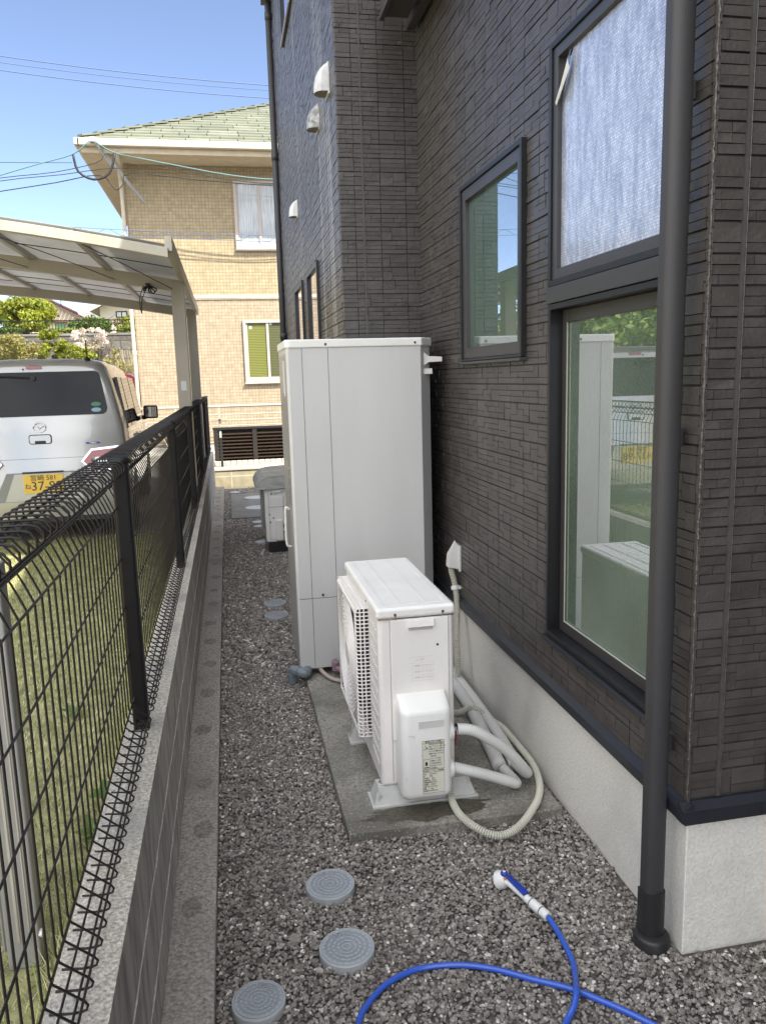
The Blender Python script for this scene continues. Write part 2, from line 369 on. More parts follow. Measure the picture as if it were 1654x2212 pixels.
ex += [lambda X, Y: (X > .335) & (X < 1.14) & (Y > 2.565) & (Y < 4.7), lambda X, Y: (X > 1.172) & (Y > 1.795), lambda X, Y: (X > .70) & (Y > 4.72),
       lambda X, Y: (X > -.03) & (X < .7) & (Y > 9.54) & (Y < 11.64), lambda X, Y: (X > 1.88) & (Y > 1.3)]
g1 = stones('gravel_stones', 104000, -.124, 1.88, .70, 4.3, .0045, .0084, ex, 'brown and grey crushed gravel between kerb and dark house')
g2 = stones('gravel_stones_far', 42000, -.124, .72, 4.3, 12.38, .007, .0125, ex, 'finer looking grey gravel further down the alley')
g2.name = 'gravel_stones.001'

# grass as stuff
def blades(name, n, x0, x1, y0, y1, z, h0, h1, m, label):
    X = rng.uniform(x0, x1, n); Y = rng.uniform(y0, y1, n); h = rng.uniform(h0, h1, n); a = rng.uniform(0, 6.28, n)
    l = rng.uniform(.3, 1.3, n) * h; wd = rng.uniform(.0012, .003, n)
    P0 = np.stack([X - wd * np.sin(a), Y + wd * np.cos(a), np.full(n, z)], -1); P1 = np.stack([X + wd * np.sin(a), Y - wd * np.cos(a), np.full(n, z)], -1)
    P2 = np.stack([X + l * np.cos(a), Y + l * np.sin(a), z + h], -1)
    V = np.stack([P0, P1, P2], 1).reshape(-1, 3); F = np.arange(3 * n).reshape(n, 3)
    return tag(np_mesh(name, V, F, m), label, 'grass', kind='stuff')
blades('lawn_grass', 120000, -3.2, -.37, 1.0, 7.6, .25, .012, .04, 'blade', 'dry yellow green lawn grass beyond the mesh fence')

blades('wall_edge_grass', 9000, -.50, -.368, 1.0, 7.6, .25, .035, .085, 'blade', 'longer grass along the foot of the block wall')
stones('pale_pebbles', 70, -.12, 1.4, .9, 4.3, .010, .0145, ex, 'scattered larger pale pebbles lying on the gravel', .004)
# ------------------------------------------------------------------ leaf clouds
def leaf_verts(centers, radii, n, size, flat=.6):
    K = len(centers); C = np.array(centers); R_ = np.array(radii)
    k = rng.integers(0, K, n); d = rng.normal(size=(n, 3)); d /= np.linalg.norm(d, axis=1)[:, None]
    rr = rng.random(n) ** .45
    P = C[k] + d * (R_[k] * rr)[:, None] * np.array([1, 1, flat + .2])
    u = rng.normal(size=(n, 3)); u /= np.linalg.norm(u, axis=1)[:, None]
    v = np.cross(u, rng.normal(size=(n, 3))); v /= np.linalg.norm(v, axis=1)[:, None]
    s = size * rng.uniform(.6, 1.3, n)[:, None]
    V = np.stack([P - u * s, P + v * s * .45, P + u * s, P - v * s * .45], 1).reshape(-1, 3)
    return V, np.arange(4 * n).reshape(n, 4)
def leafmat(name, cols, tr=.3):
    k = len(cols); return mat(name, cols[0], .6, var=.25, vs=.9, island=[(i / max(1, k - 1), c) for i, c in enumerate(cols)], trans=tr)
M['leaf_yg'] = leafmat('yellow_green_leaves', [(.13, .18, .02), (.26, .30, .03), (.40, .40, .05)])
M['leaf_g'] = leafmat('green_leaves', [(.04, .09, .015), (.08, .14, .02), (.15, .21, .03)])
M['leaf_hedge'] = leafmat('hedge_leaves', [(.12, .18, .02), (.22, .27, .03), (.33, .36, .05)])
M['leaf_dry'] = leafmat('sparse_spring_leaves', [(.22, .24, .05), (.36, .34, .10), (.30, .22, .12)])
M['blossom'] = leafmat('pale_blossom', [(.72, .62, .58), (.80, .74, .68), (.70, .56, .50)])
M['bark'] = mat('bark', (.13, .10, .075), .9, var=.35, vs=12, bump=.8)
M['straw'] = mat('dry_straw', (.55, .45, .24), .8, var=.2, vs=5)
def branches(mb, base, top, n, r, spread, sub=3):
    b = Vector(base); t = Vector(top)
    for i in range(n):
        e = t + Vector((random.uniform(-1, 1) * spread, random.uniform(-.6, .6) * spread, random.uniform(-.5, .35) * spread))
        m_ = b.lerp(e, .5) + Vector((random.uniform(-.1, .1), random.uniform(-.1, .1), .05)) * spread
        pts = curve_pts([b, m_, e], 4); k = len(pts)
        mb.tube(pts, 0, 5, rfun=lambda j: r * (1 - .8 * j / (k - 1)))
        for q in range(sub):
            s0 = m_.lerp(e, random.uniform(0, .8)); e2 = s0 + Vector((random.uniform(-1, 1), random.uniform(-.5, .5), random.uniform(-.1, .8))) * spread * .5
            mb.tube([s0, s0.lerp(e2, .5) + Vector((0, 0, .03)), e2], [r * .45, r * .3, r * .12], 4)
def plant(name, label, cat, base, cs, rs, n, size, leaf, nb=5, br=.04, group=None, extra=None, spread=None):
    t = thing(name, label, cat, base, group)
    V, F = leaf_verts(cs, rs, n, size)
    V = V - np.array(base)
    o = np_mesh('crown' if cat == 'tree' else 'foliage', V, F, leaf); o.parent = t
    if extra:
        V, F = leaf_verts(*extra[0]); V = V - np.array(base); o = np_mesh('blossom', V, F, extra[1]); o.parent = t
    c = np.mean(np.array(cs), 0); mb = MB()
    sp = spread or float(np.max(np.ptp(np.array(cs), 0))) * .5 + .2
    mid = Vector(base).lerp(Vector(c), .45)
    if cat == 'tree': mb.tube([base, mid], [br * 1.3, br], 8)
    else: mid = Vector(base)
    branches(mb, mid, c, nb, br * .8, sp)
    mb.build('trunk' if cat == 'tree' else 'stem', 'bark', t, smooth=True)
    return t

# ------------------------------------------------------------------ dark sided house on the right
SM_W, SM_H = .152, .0758
def bricks(mb, org, U, N, W, z0, z1, holes, seed, us=0.0, cutp=.5):
    R = random.Random(seed); O = Vector(org); U = Vector(U); N = Vector(N); Z = Vector((0, 0, 1))
    def put(a, b, c, d, hmod=False):
        rects = [(a, b, c, d)]
        for (hu0, hu1, hz0, hz1) in holes:
            out = []
            for (a_, b_, c_, d_) in rects:
                if b_ <= hu0 or a_ >= hu1 or d_ <= hz0 or c_ >= hz1: out.append((a_, b_, c_, d_)); continue
                if a_ < hu0: out.append((a_, hu0, c_, d_))
                if b_ > hu1: out.append((hu1, b_, c_, d_))
                if c_ < hz0: out.append((max(a_, hu0), min(b_, hu1), c_, hz0))
                if d_ > hz1: out.append((max(a_, hu0), min(b_, hu1), hz1, d_))
            rects = out
        for (a_, b_, c_, d_) in rects:
            a_ = max(a_, 0); b_ = min(b_, W); c_ = max(c_, z0); d_ = min(d_, z1)
            if b_ - a_ < .006 or d_ - c_ < .006: continue
            h = .0055 + R.random() * .0028; i = .0008
            def P(u, z, n): return O + U * u + Z * z + N * n
            j = [R.uniform(-.0012, .0012) for _ in range(4)]
            vs = [P(a_, c_, 0), P(b_, c_, 0), P(b_, d_, 0), P(a_, d_, 0), P(a_ + i, c_ + i, h + j[0]), P(b_ - i, c_ + i, h + j[1]), P(b_ - i, d_ - i, h + j[2]), P(a_ + i, d_ - i, h + j[3])]
            mb.add(vs, [(4, 5, 6, 7), (0, 1, 5, 4), (1, 2, 6, 5), (2, 3, 7, 6), (3, 0, 4, 7)], 0)
    nj = int((z1 - z0) / SM_H) + 1
    for jz in range(nj):
        zb = z0 + jz * SM_H; u = us - SM_W * 2
        while u < W:
            uu = u; u += SM_W
            if uu + SM_W < 0: continue
            G = .0021; g = .00022; a = uu + G * .7; b = uu + SM_W - G * .7; za = zb + G; zt = zb + SM_H - G; h3 = (zt - za) / 3
            c = uu + SM_W * R.choice([.3, .4, .5, .6, .68]); t = R.random()
            rows = [(za + k * h3 + (g if k else 0), za + (k + 1) * h3 - (g if k < 2 else 0)) for k in range(3)]
            if R.random() < .18: b += G * 1.4
            if t < .5:
                for k in range(3):
                    if R.random() < cutp: put(a, b, *rows[k])
                    else:
                        c2 = uu + SM_W * R.choice([.25, .4, .5, .62, .75]); put(a, c2 - g, *rows[k]); put(c2 + g, b, *rows[k])
            elif t < .75:
                put(a, c - g, rows[0][0], rows[1][1]); put(a, c - g, *rows[2]); put(c + g, b, *rows[0]); put(c + g, b, rows[1][0], rows[2][1])
            else:
                put(a, b, *rows[0]) ; put(a, c - g, rows[1][0], rows[2][1]); put(c + g, b, *rows[1]); put(c + g, b, *rows[2])
XW, YC, YI, XR, YF = 1.17, 1.80, 4.725, .70, 9.15
house = thing('dark_house', 'two storey house clad in dark stacked stone siding along the gravel alley', 'house', (5, 5, 0))
# long wall beside the alley (x = 1.17)
B = .009
hol1 = [(1.93 - YC, 2.76 - YC, .648, 2.756), (3.006 - YC, 3.834 - YC, 1.715, 2.532)]
mb = MB()
bricks(mb, (XW + B, YC, 0), (0, 1, 0), (-1, 0, 0), YI - YC, .47, 4.2, hol1, 11, us=.02)
def wallplane(mb, x, y0, y1, z0, z1, holes, mi=1):
    ys = sorted({y0, y1, *[h[0] for h in holes], *[h[1] for h in holes]}); zs = sorted({z0, z1, *[h[2] for h in holes], *[h[3] for h in holes]})
    for a, b in zip(ys[:-1], ys[1:]):
        for c, d in zip(zs[:-1], zs[1:]):
            if any(h[0] <= (a + b) / 2 <= h[1] and h[2] <= (c + d) / 2 <= h[3] for h in holes): continue
            mb.add([(x, a, c), (x, b, c), (x, b, d), (x, a, d)], [(0, 1, 2, 3)], mi)
h1w = [(h[0] + YC, h[1] + YC, h[2], h[3]) for h in hol1]
wallplane(mb, XW + B, YC, YI + .2, .47, 5.6, h1w)
mb.build('wall', ['siding', 'groove'], house, fix=False)
# short wall facing the camera in the recess
mb = MB(); bricks(mb, (XR, YI + B, 0), (1, 0, 0), (0, -1, 0), XW + B - XR, .47, 4.6, [], 23, us=-.06)
mb.add([(XR, YI + B, .2), (XW + B, YI + B, .2), (XW + B, YI + B, 5.6), (XR, YI + B, 5.6)], [(0, 1, 2, 3)], 1)
for zz in (0,): mb.box(XR + .137, XR + .147, YI - .0035, YI + .004, .47, 4.6, 2)
mb.build('wall', ['siding', 'groove', 'caulk'], house, fix=False)
# far wall (x = .70)
hol2 = [(5.83 - YI, 6.56 - YI, 1.05, 2.49), (6.98 - YI, 7.70 - YI, 1.05, 2.49), (6.94 - YI, 7.86 - YI, 4.66, 5.55)]
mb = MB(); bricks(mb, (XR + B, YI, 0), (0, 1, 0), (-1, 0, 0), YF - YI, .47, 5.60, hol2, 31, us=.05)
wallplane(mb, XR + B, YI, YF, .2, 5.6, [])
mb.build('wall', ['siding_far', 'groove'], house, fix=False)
# near wall facing the camera (y = 1.80)
mb = MB(); bricks(mb, (XW, YC + B, 0), (1, 0, 0), (0, -1, 0), .76, .485, 3.4, [], 43, us=.088, cutp=.3)
mb.add([(XW + .001, YC + B, .4), (1.95, YC + B, .4), (1.95, YC + B, 5.6), (XW + .001, YC + B, 5.6)], [(0, 1, 2, 3)], 1)
mb.box(XW + .086, XW + .096, YC - .003, YC + .004, .486, 3.4, 2); mb.tube([(XW + .0985, YC - .002, .486), (XW + .0985, YC - .002, 3.4)], .0016, 6, mi=3)
mb.build('wall', ['siding', 'groove', 'caulk', 'sealer'], house, fix=False)
# uneven glossy sealer down the near corner
mb = MB(); pts = []
zz = .49; R_ = random.Random(5)
while zz < 3.4:
    pts.append((XW + .002 + R_.uniform(-.0015, .001), YC + .001 + R_.uniform(-.0014, .0014), zz)); zz += R_.choice([.010, .014, .006])
mb.tube(pts, .0042, 6, rfun=lambda i: .0020 + .0022 * ((i * i * 7919 + i * 31) % 11) / 10)
mb.build('corner_sealant', 'sealer', house)
# hidden volume of the building (closed boxes behind the cladding), roof, and an unseen wing added to shade the alley
mb = MB(); mb.box(XW + .30, 9, YC + .036, YI + .3, -.1, 5.60); mb.box(XR + .30, 9, YI + .25, YF, -.1, 5.60); mb.box(1.90, 9, -3.5, YC + .03, -.1, 5.60)
mb.box(XR + B + .004, XR + .31, YF - .02, YF, -.1, 5.60)
mb.box(XW + .03, XW + .32, YC + .024, YC + .05, .35, .60); mb.box(XW + .03, XW + .32, YC + .024, YC + .05, 2.80, 5.60)
mb.build('building_core', 'groove', house)
mb = MB(); ov = .10
mb.prism([(XR - ov, YI - ov), (XW - ov, YI - ov), (XW - ov, YC - ov), (1.8, YC - ov), (1.8, -3.6), (9.3, -3.6), (9.3, YF + ov), (XR - ov, YF + ov)], 'z', 5.60, 5.68)
mb.box(XW - .06, 9.1, YC - .05, 6.9, 5.685, 5.93); mb.box(1.84, 9.15, -3.55, YC - .06, 5.69, 7.3)  # unseen raised blocks added to extend the house shadow
mb.add([(XR, YI, 5.70), (XW, YC, 5.70), (9.2, -3.4, 5.70), (9.2, YF, 5.70), (XR, YF, 5.70), (4.8, 1.5, 6.6), (4.8, 5, 6.6)],
       [(0, 1, 5, 6), (1, 2, 5), (2, 3, 6, 5), (3, 4, 6), (4, 0, 6)])
mb.build('roof', mat('dark_roof', (.04, .04, .042), .7), house)
# foundation
mb = MB(); mb.box(XW + .012, XW + .3, YC + .012, YI + .25, -.2, .43); mb.box(XR + .012, XR + .3, YI + .012, YF - .01, -.2, .43); mb.box(XW + .302, 1.93, YC + .012, YC + .034, -.2, .43)
mb.box(XR + .3, XW + .012, YI + .012, YI + .3, -.2, .43)
mb.build('foundation', 'found', house, bevel=.004)
# drip flashing
mb = MB()
def drip(mb, a, b, n):
    a = Vector(a); b = Vector(b); n = Vector(n)
    prof = [(0.004, .425), (-.026, .425), (-.028, .462), (-.004, .478), (.004, .478)]
    vs = [p + n * (-q[0]) + Vector((0, 0, q[1])) for p in (a, b) for q in prof]
    mb.add(vs, [(0, 1, 6, 5), (1, 2, 7, 6), (2, 3, 8, 7), (3, 4, 9, 8), (4, 3, 2, 1, 0), (5, 6, 7, 8, 9)])
drip(mb, (XW + .006, YC - .02, 0), (XW + .006, YI, 0), (-1, 0, 0)); drip(mb, (XW - .022, YC + .006, 0), (1.93, YC + .006, 0), (0, -1, 0))
drip(mb, (XR + .006, YI - .02, 0), (XR + .006, YF, 0), (-1, 0, 0)); drip(mb, (XR - .022, YI + .006, 0), (XW, YI + .006, 0), (0, -1, 0))
mb.box(XW + .215, XW + .217, YC - .0235, YC - .021, .426, .463, 0)
mb.build('drip_flashing', 'flash', house)

def glass_mat(name, base, blotch=None, rough=.01, frost=.3, ior=1.9, add=.12):
    """patterned or dark pane seen behind a clear reflecting surface"""
    m = bpy.data.materials.new(name); m.use_nodes = True; nt = m.node_tree; N = nt.nodes; L = nt.links; p = N['Principled BSDF']
    p.inputs['Roughness'].default_value = frost; p.inputs['Specular IOR Level'].default_value = .5
    tc = N.new('ShaderNodeTexCoord')
    def nz(sc, det=2):
        n = N.new('ShaderNodeTexNoise'); n.inputs['Scale'].default_value = sc; n.inputs['Detail'].default_value = det; L.new(tc.outputs['Object'], n.inputs['Vector']); return n
    def bp(n, st, d):
        b = N.new('ShaderNodeBump'); b.inputs['Strength'].default_value = st; b.inputs['Distance'].default_value = d; L.new(n.outputs['Fac'], b.inputs['Height']); return b
    L.new(bp(nz(200), .7, .003).outputs['Normal'], p.inputs['Normal'])
    r = N.new('ShaderNodeValToRGB'); r.color_ramp.elements[0].color = (*[c * .8 for c in base], 1); r.color_ramp.elements[1].color = (*(blotch or [c * 1.15 for c in base]), 1)
    r.color_ramp.elements[0].position = .35; r.color_ramp.elements[1].position = .65
    L.new(nz(1.5).outputs['Fac'], r.inputs[0]); L.new(r.outputs[0], p.inputs['Base Color'])
    g = N.new('ShaderNodeBsdfGlossy'); g.inputs['Roughness'].default_value = rough; g.inputs['Color'].default_value = (.95, .93, 1.0, 1)
    L.new(bp(nz(1.7, 1), .06, .004).outputs['Normal'], g.inputs['Normal'])
    f = N.new('ShaderNodeFresnel'); f.inputs['IOR'].default_value = ior; ad = N.new('ShaderNodeMath'); ad.operation = 'ADD'; ad.use_clamp = True; ad.inputs[1].default_value = add
    L.new(f.outputs[0], ad.inputs[0]); ms = N.new('ShaderNodeMixShader'); L.new(ad.outputs[0], ms.inputs[0]); L.new(p.outputs[0], ms.inputs[1]); L.new(g.outputs[0], ms.inputs[2])
    L.new(ms.outputs[0], N['Material Output'].inputs['Surface'])
    return m
M['glass_mid'] = glass_mat('green_frosted_glass', (.07, .14, .095), ior=2.3, add=.15)
M['glass_big'] = glass_mat('pale_green_frosted_glass', (.12, .18, .12), (.19, .27, .19), ior=2.1, add=.26)
M['glass_dark'] = glass_mat('dark_window_glass', (.012, .014, .018), frost=.1, ior=2.4, add=.15)
def film_mat():
    m = bpy.data.materials.new('silver_bubble_film'); m.use_nodes = True; nt = m.node_tree; N = nt.nodes; L = nt.links; p = N['Principled BSDF']
    tc = N.new('ShaderNodeTexCoord'); sp = N.new('ShaderNodeSeparateXYZ'); cb = N.new('ShaderNodeCombineXYZ'); L.new(tc.outputs['Object'], sp.inputs[0])
    L.new(sp.outputs['Y'], cb.inputs[0]); L.new(sp.outputs['Z'], cb.inputs[1])
    br = N.new('ShaderNodeTexBrick'); L.new(cb.outputs[0], br.inputs['Vector']); br.inputs['Scale'].default_value = 1; br.inputs['Brick Width'].default_value = .011
    br.inputs['Row Height'].default_value = .0085; br.inputs['Mortar Size'].default_value = .0013
    br.inputs['Color1'].default_value = (.88, .91, 1, 1); br.inputs['Color2'].default_value = (.58, .62, .74, 1); br.inputs['Mortar'].default_value = (.50, .54, .64, 1)
    mp = N.new('ShaderNodeMapping'); mp.inputs['Scale'].default_value = (1, 34, 8); L.new(tc.outputs['Object'], mp.inputs['Vector'])
    n = N.new('ShaderNodeTexNoise'); n.inputs['Scale'].default_value = 1.0; n.inputs['Detail'].default_value = 6; L.new(mp.outputs[0], n.inputs['Vector'])
    r = N.new('ShaderNodeValToRGB'); r.color_ramp.elements[0].position = .36; r.color_ramp.elements[1].position = .62; r.color_ramp.elements[0].color = (.66, .68, .74, 1)
    L.new(n.outputs['Fac'], r.inputs[0]); x = N.new('ShaderNodeMix'); x.data_type = 'RGBA'; x.blend_type = 'MULTIPLY'; x.inputs['Factor'].default_value = 1
    L.new(br.outputs['Color'], x.inputs['A']); L.new(r.outputs[0], x.inputs['B']); L.new(x.outputs['Result'], p.inputs['Base Color'])
    p.inputs['Metallic'].default_value = .55; p.inputs['Roughness'].default_value = .42
    n2 = N.new('ShaderNodeTexNoise'); n2.inputs['Scale'].default_value = 70; L.new(tc.outputs['Object'], n2.inputs['Vector'])
    b = N.new('ShaderNodeBump'); b.inputs['Strength'].default_value = .9; b.inputs['Distance'].default_value = .004; L.new(n2.outputs['Fac'], b.inputs['Height']); L.new(b.outputs['Normal'], p.inputs['Normal'])
    p.inputs['Coat Weight'].default_value = .6; p.inputs['Coat Roughness'].default_value = .1
    return m
M['film'] = film_mat()
# middle window
W1 = MB(); y0, y1, z0, z1 = 3.006, 3.834, 1.715, 2.532
def frame4(mb, y0, y1, z0, z1, t0, t1, t2, t3, x0, x1, mi=0):
    """t0 near side, t1 far side, t2 bottom, t3 top"""
    mb.box(x0, x1, y0, y0 + t0, z0, z1, mi); mb.box(x0, x1, y1 - t1, y1, z0, z1, mi)
    mb.box(x0, x1, y0 + t0, y1 - t1, z0, z0 + t2, mi); mb.box(x0, x1, y0 + t0, y1 - t1, z1 - t3, z1, mi)
frame4(W1, y0, y1, z0, z1, .02, .02, .012, .02, XW - .022, XW + .03, 1)
frame4(W1, y0 + .021, y1 - .021, z0 + .013, z1 - .021, .045, .045, .05, .05, XW - .012, XW + .028, 0)
w1 = W1.build('window', ['frame', 'frame_blk'], house, bevel=.002)
mb = MB(); mb.box(XW + .010, XW + .016, y0 + .05, y1 - .05, z0 + .05, z1 - .05); mb.build('pane', 'glass_mid', w1)
mb = MB(); mb.box(XW - .03, XW + .01, y0 - .008, y1 + .008, z0 - .016, z0 - .002); mb.build('sill', 'frame', w1, bevel=.003)
# big window, upper and lower unit
y0, y1 = 1.93, 2.76; W2 = MB()
frame4(W2, y0, y1, 1.952, 2.756, .02, .022, .02, .02, XW - .016, XW + .06, 1)
frame4(W2, y0 + .021, y1 - .023, 1.973, 2.735, .04, .036, .036, .036, XW - .008, XW + .058, 0)
w2 = W2.build('window', ['frame', 'frame_blk'], house, bevel=.002)
mb = MB(); mb.box(XW + .012, XW + .018, y0 + .05, y1 - .05, 2.0, 2.71); mb.build('pane', 'glass_dark', w2)
# film with a curled corner
mb = MB(); a, b, c, d = y0 + .062, y1 - .060, 2.012, 2.698
mb.add([(XW + .009, a, c), (XW + .009, b, c), (XW + .009, b, d - .13), (XW + .009, b - .085, d), (XW + .009, a, d)], [(0, 1, 2, 3, 4)])
mb.build('bubble_film', 'film', w2, fix=False)
mb = MB(); p = [(XW + .008, b, d - .13), (XW + .008, b - .085, d)]
q1 = Vector(p[0]); q2 = Vector(p[1]); ax = (q2 - q1)
for k in range(6):
    t = k / 6; off = Vector((-.006 - .022 * math.sin(t * 2.6), -.012 * t, -.030 * t)); mb.v += [tuple(q1 + off * 1.0), tuple(q2 + off * (1 - t * .5) + Vector((0, 0, -.06 * t)))]
for k in range(5): mb.f.append((2 * k, 2 * k + 1, 2 * k + 3, 2 * k + 2)); mb.mi.append(0)
mb.build('curled_film_corner', mat('film_back', (.62, .62, .60), .4), w2)
W3 = MB(); W3.box(XW - .020, XW + .06, y0, y1 + .004, 1.893, 1.950, 0)
frame4(W3, y0, y1, .652, 1.891, .02, .020, .02, .02, XW - .014, XW + .10, 1)
frame4(W3, y0 + .021, y1 - .021, .673, 1.870, .045, .035, .040, .045, XW + .035, XW + .085, 2)
w3 = W3.build('window', ['frame', 'frame_blk', 'frame'], house, bevel=.002)
mb = MB(); mb.box(XW + .045, XW + .051, y0 + .055, y1 - .045, .70, 1.835); mb.build('pane', 'glass_big', w3)
mb = MB(); mb.box(XW - .026, XW + .03, y0 - .01, y1 + .012, .630, .650); mb.box(XW + .0, XW + .034, y0 + .02, y1 - .02, .654, .668); mb.build('sill', 'flash', w3, bevel=.003)
mb = MB(); mb.tube([(XW + .04, y0 + .06, .7135), (XW + .04, y1 - .05, .7135)], .003, 6); mb.tube([(XW + .04, y1 - .0555, .71), (XW + .04, y1 - .0555, 1.83)], .003, 6); mb.build('bead', mat('pale_bead', (.42, .44, .36), .5), w3)
# far narrow windows and the upper one
for (ya, yb, za, zb) in ((5.83, 6.56, 1.05, 2.49), (6.98, 7.70, 1.05, 2.49), (6.94, 7.86, 4.66, 5.55)):
    mb = MB(); frame4(mb, ya, yb, za, zb, .04, .04, .04, .04, XR - .018, XR + .02)
    wf = mb.build('window', 'frame_blk', house, bevel=.002)
    mb = MB(); mb.box(XR + .001, XR + .007, ya + .04, yb - .04, za + .04, zb - .04); mb.build('pane', 'glass_dark', wf)
    if za > 4: mb = MB(); mb.box(XR - .03, XR - .019, ya - .01, yb + .01, za - .012, za + .02); mb.build('sill', 'alu', wf)
# vent hoods on the far wall
def vent(y, z, s, m, hm='hole'):
    mb = MB(); n = 10; rows = []
    for i in range(n + 1):
        a = math.pi / 2 * i / n; dx = s * .62 * math.sin(a) ; dz = z + s * 1.15 * math.cos(a) ** .8 * 1.0
        ring = []
        for j in range(9):
            t = j / 8 * math.pi; ring.append((XR - dx * math.sin(t) ** .6 if 0 < j < 8 else XR, y - s * .5 * math.cos(t), dz if j not in (0, 8) else z + s * 1.15 * math.cos(a) ** .8))
        rows.append(ring)
    vs = [p for r in rows for p in r]; fs = [(i * 9 + j, i * 9 + j + 1, (i + 1) * 9 + j + 1, (i + 1) * 9 + j) for i in range(n) for j in range(8)]
    mb.add(vs, fs); mb.box(XR - .006, XR + .002, y - s * .53, y + s * .53, z - s * .12, z + s * 1.18)
    v = mb.build('vent_hood', m, house, smooth=False)
    g = MB()
    for k in range(7):
        yy = y - s * .4 + s * .8 * k / 6; wd = s * .58 * math.sqrt(max(.05, 1 - ((yy - y) / (s * .5)) ** 2)); g.box(XR - wd, XR, yy - .0015, yy + .0015, z - .002, z + .012)
    g.build('grille', 'alu_br', v)
vent(5.03, 3.33, .135, mat('bird_stained_white', (.62, .62, .63), .5, var=.2, vs=20), )
vent(5.55, 3.28, .125, mat('corroded_grey', (.35, .35, .34), .5, metal=.3, var=.5, vs=25, stain=(.6, .6, .6), st=(.5, .6), ss=20))
vent(7.27, 3.06, .115, M['nozzle'])
# far downpipe at the corner
mb = MB(); mb.tube([(XR - .035, YF - .04, 0), (XR - .035, YF - .04, 5.58)], .034, 12)
for z in (2.1, 4.0, 5.4): mb.tube([(XR - .035, YF - .04, z), (XR - .035, YF - .04, z + .07)], .039, 12)
mb.build('drainpipe', 'pipe', house, smooth=True)
# awning box and gutter tube under the upper storey
mb = MB(); mb.box(.925, 1.075, 3.3, 4.50, 3.55, 3.80); mb.box(.918, .945, 3.3, 4.515, 3.535, 3.56); mb.build('awning_box', 'frame', house, bevel=.004)
mb = MB(); mb.box(1.10, 1.15, 3.2, 4.66, 3.555, 3.62); mb.tube([(1.163, 3.2, 3.60), (1.163, 4.70, 3.60)], .006, 8); mb.build('gutter', 'frame', house, bevel=.004)
# near downpipe: flat-backed oval tube with a boot
def dprof(w, d, n=14):
    return [(-w / 2, d * .5)] + [(-w / 2 * math.cos(math.pi * k / n), -d * .5 * math.sin(math.pi * k / n) ** .8 - d * .05) for k in range(n + 1)] + [(w / 2, d * .5)]
PX, PY = 1.118, 1.868
def dtube(w, d, z0, z1, name, m, par):
    mb = MB(); mb.prism([(PX + a, PY + b) for a, b in dprof(w, d)], 'z', z0, z1); o = mb.build(name, m, par); return o
dp = dtube(.060, .040, .17, .765, 'drainpipe', 'pipe', house)
dtube(.062, .041, .755, 5.58, 'upper_pipe', 'pipe', dp)
dtube(.068, .048, .02, .175, 'pipe_boot', 'pipe_blk', dp)
mb = MB(); mb.lathe([(.034, .040), (.047, .037), (.052, .029), (.052, -.03)], (PX, PY, 0), 32); mb.build('base_ring', 'pipe_blk', dp, smooth=False, bevel=.004)
for z in (.59, 1.45, 2.30):
    mb = MB(); mb.box(PX + .031, PX + .052, PY + .012, PY + .03, z, z + .045); mb.box(PX + .033, XW + .01, PY + .018, PY + .024, z + .002, z + .04); mb.build('bracket', 'frame', dp, bevel=.002)
# cable entry cover
cb_ = MB(); yb0, yb1, zb0 = 3.93, 4.02, .64
cb_.box(XW - .012, XW + .002, yb0, yb1, .615, .757)
cb_.add([(XW - .012, yb0 + .008, .752), (XW - .012, yb1 - .008, .752), (XW - .03, yb1 - .015, .747), (XW - .03, yb0 + .015, .79),
         (XW - .06, yb0 + .02, .705), (XW - .06, yb1 - .02, .705), (XW - .066, yb0 + .02, .64), (XW - .066, yb1 - .02, .64),
         (XW - .012, yb0 + .008, .63), (XW - .012, yb1 - .008, .63)],
        [(0, 1, 2, 3), (3, 2, 5, 4), (4, 5, 7, 6), (0, 3, 4, 6, 8), (1, 9, 7, 5, 2)])
cb_.build('cable_cover', 'duct', house, bevel=.004)

# ------------------------------------------------------------------ conduit from the cover down behind the heat pump
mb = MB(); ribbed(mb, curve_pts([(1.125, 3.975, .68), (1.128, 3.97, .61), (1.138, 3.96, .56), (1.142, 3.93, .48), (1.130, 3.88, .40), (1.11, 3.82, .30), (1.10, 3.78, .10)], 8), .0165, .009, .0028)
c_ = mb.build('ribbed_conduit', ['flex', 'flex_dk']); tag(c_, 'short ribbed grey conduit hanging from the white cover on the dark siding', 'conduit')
mb = MB(); mb.tube([(1.139, 3.955, .535), (1.141, 3.948, .515)], .021, 14); mb.box(1.15, 1.17, 3.935, 3.965, .518, .533); mb.build('clip', 'nozzle', c_, bevel=.002)

# ------------------------------------------------------------------ concrete slabs
mb = MB(); mb.prism([(.335, 2.565), (1.142, 2.545), (1.142, 4.70), (.335, 4.70)], 'z', -.05, .040)
tag(mb.build('concrete_slab', 'conc', bevel=.005), 'stained grey concrete slab with wet patches under the heat pump and tank', 'slab')
mb = MB(); R_ = random.Random(8)
pts = [(.66 + .24 * (1 + .22 * R_.uniform(-1, 1)) * math.cos(a), 2.645 + .058 * (1 + .35 * R_.uniform(-1, 1)) * math.sin(a), .0412) for a in [2 * math.pi * i / 40 for i in range(40)]]
mb.add(pts, [tuple(range(40))]); tag(mb.build('water_stain', mat('wet_stain', (.09, .08, .06), .55, var=.5, vs=85, bump=.6, bs=120), fix=False), 'dark damp patch on the slab in front of the heat pump foot', 'stain')
mb = MB(); mb.box(-.03, .66, 9.54, 11.64, -.05, .02)
tag(mb.build('concrete_slab', mat('far_slab_concrete', (.20, .20, .195), .85, var=.2, vs=6, bump=.5, bs=120), bevel=.005), 'flat grey concrete slab with two pale lids at the far end of the alley', 'slab')

